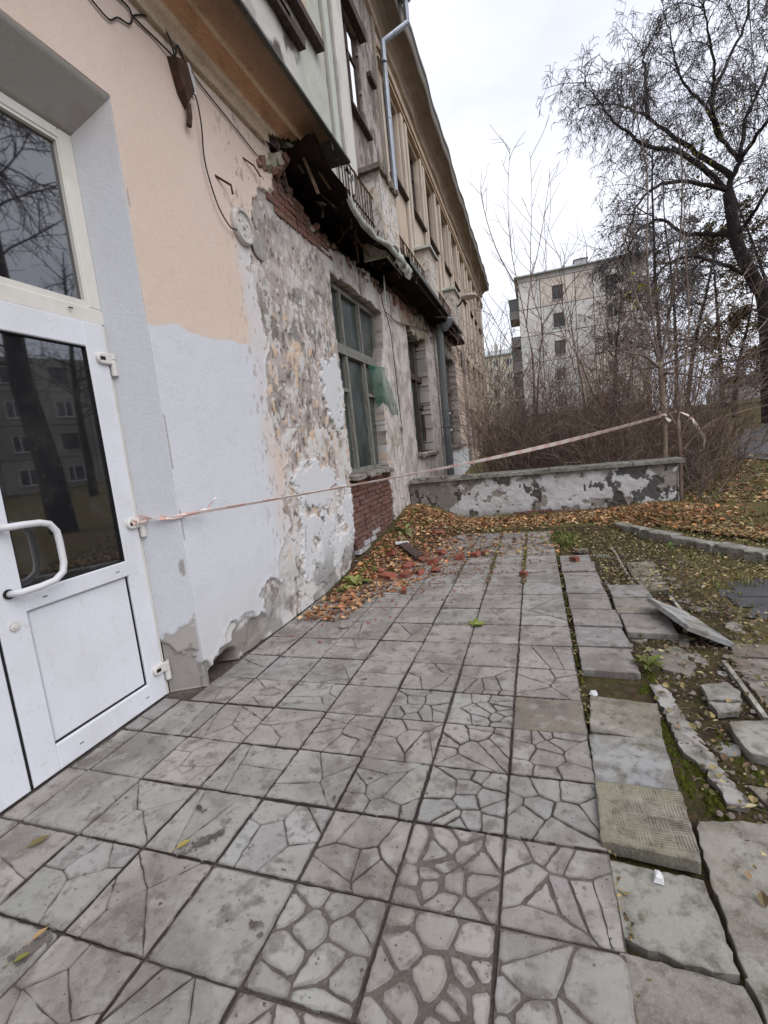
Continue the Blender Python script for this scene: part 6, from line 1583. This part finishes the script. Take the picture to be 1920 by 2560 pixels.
for i in range(5):
    zb = 12.0-2.28*i; zt = zb+.9
    if i == 0: zb += .2
    bl = MB(); bl.box(-1.55,-.71,47.2,50.5,zb,zb+.12,(.4,.38,.35)); bl.box(-1.55,-1.5,47.2,50.5,zb+.12,zt,(.30,.31,.32)); bl.box(-1.5,-.71,47.2,47.25,zb+.12,zt,(.33,.32,.31)); bl.build('balcony', APTM, apt)
    if i != 1: gl = MB(); gl.box(-1.53,-1.50,47.2,50.4,zt,zt+1.0); gl.box(-1.5,-.71,47.21,47.24,zt,zt+1.0); gl.build('balcony_glazing', AGLASS, apt); MB().box(-1.62,-.71,47.1,50.5,zt+1.0,zt+1.06).build('balcony_roof', ROOFM, apt)
# dark entrance canopy
MB().box(4.9,6.3,43.9,44.9,4.05,4.30,(.10,.09,.085)).build('canopy', SEAM, apt)
MB().box(5.0,6.2,44.85,44.94,2.2,4.05).build('doorway', DARKM, apt)
rows = [(16.0-2.55*(i+1), 16.0-2.55*i, 14.05-2.55*i, 15.25-2.55*i) for i in range(5)]
bays = [(-16+2.3*k, -13.7+2.3*k, (-15.6+2.3*k,-14.6+2.3*k)) for k in range(7)]
yb = block('apartment_block', 'distant cream yellow apartment block between the building end and the grey block', -16, .1, 90, 12, 3.0, bays, rows, 16.0, ((.70,.64,.48),(.72,.66,.51),(.68,.62,.48)))
MB().box(-16.3,.4,89.6,102.3,16.0,16.2).build('roof_edge', ROOFM, yb)
MB().add([(-16.3,89.6,16.2),(.4,89.6,16.2),(.4,102.3,16.2),(-16.3,102.3,16.2),(-16.3,96,18.0),(.4,96,18.0)],[(0,1,5,4),(1,2,5),(2,3,4,5),(3,0,4)]).build('roof', ROOFM, yb)
for (x, z) in ((-6.2,18.6),(-3.4,17.6)): MB().box(x,x+.6,93,93.7,16.3,z,(.5,.48,.45)).build('chimney', APTM, yb)

# parked van far right, mostly behind the trunk
van = empty('parked_van', (14.3,40,gz1(14.3,40)), 'pale parked van partly hidden behind the big trunk', 'van'); vz = gz1(14.3,40)
sec = [(0,.35),(0,.95),(.25,1.15),(.85,1.9),(1.1,2.0),(4.2,2.0),(4.4,1.9),(4.45,.35)]
v = MB(); n = len(sec); vs = [(12.2+a, 39.2, vz+h) for a, h in sec]+[(12.2+a, 41.0, vz+h) for a, h in sec]
v.add(vs, [tuple(range(n)), tuple(range(2*n-1,n-1,-1))]+[(i,n+i,n+(i+1)%n,(i+1)%n) for i in range(n)]); v.build('body', mat('van_paint',(.55,.56,.58),rough=.3,spec=.5), van)
for a, b in ((.75,1.7),(1.85,2.9),(3.05,4.1)): MB().box(12.2+a,12.2+b,39.185,39.198,vz+1.2,vz+1.8).build('side_window', AGLASS, van)
for a in (.85,3.6):
    w_ = MB().lathe((12.2+a,39.15,vz+.34), [(.34,0),(.34,.2),(.2,.21)], axis=(0,1,0), n=18).build('wheel', GASKET, van); MB().lathe((12.2+a,39.13,vz+.34), [(.2,0),(.17,.02)], axis=(0,1,0), n=14).build('rim', ROOFM, w_)
MB().box(12.185,12.2,39.35,39.6,vz+.7,vz+.85).build('headlight', WHITEP, van)

# overhead line crossing the top right corner
tag(MB().tube([(3.2,9.5,10.5),(9,24,12.6),(16,42,15)],.012,4,cap=False).build('overhead_wire', CABLE), 'thin overhead wire crossing the sky at top right', 'wire')

# across the yard, seen only mirrored in the door glass
bgtree(9.4,11.2,17,'bare tree across the yard mirrored in the door transom',0,BRN,sp=.75,n=34,rt=.42)
bgtree(19.5,21,14,'second bare tree across the yard mirrored in the glass',0,BRN,sp=.9,n=22,rt=.25)
rows = [(11.4-2.6*(i+1), 11.4-2.6*i, 9.4-2.6*i, 10.7-2.6*i) for i in range(4)]
nb = block('apartment_block', 'pale house across the yard mirrored in the door glass', -20, 20, 0, 10, 0.4, [(-20+3.2*k,-16.8+3.2*k,(-19.0+3.2*k,-17.8+3.2*k)) for k in range(12)], rows, 11.4, ((.30,.27,.24),(.33,.30,.26),(.28,.26,.24)))
nb.rotation_euler = (0,0,R(-62)); nb.location = (33,24,0.4)
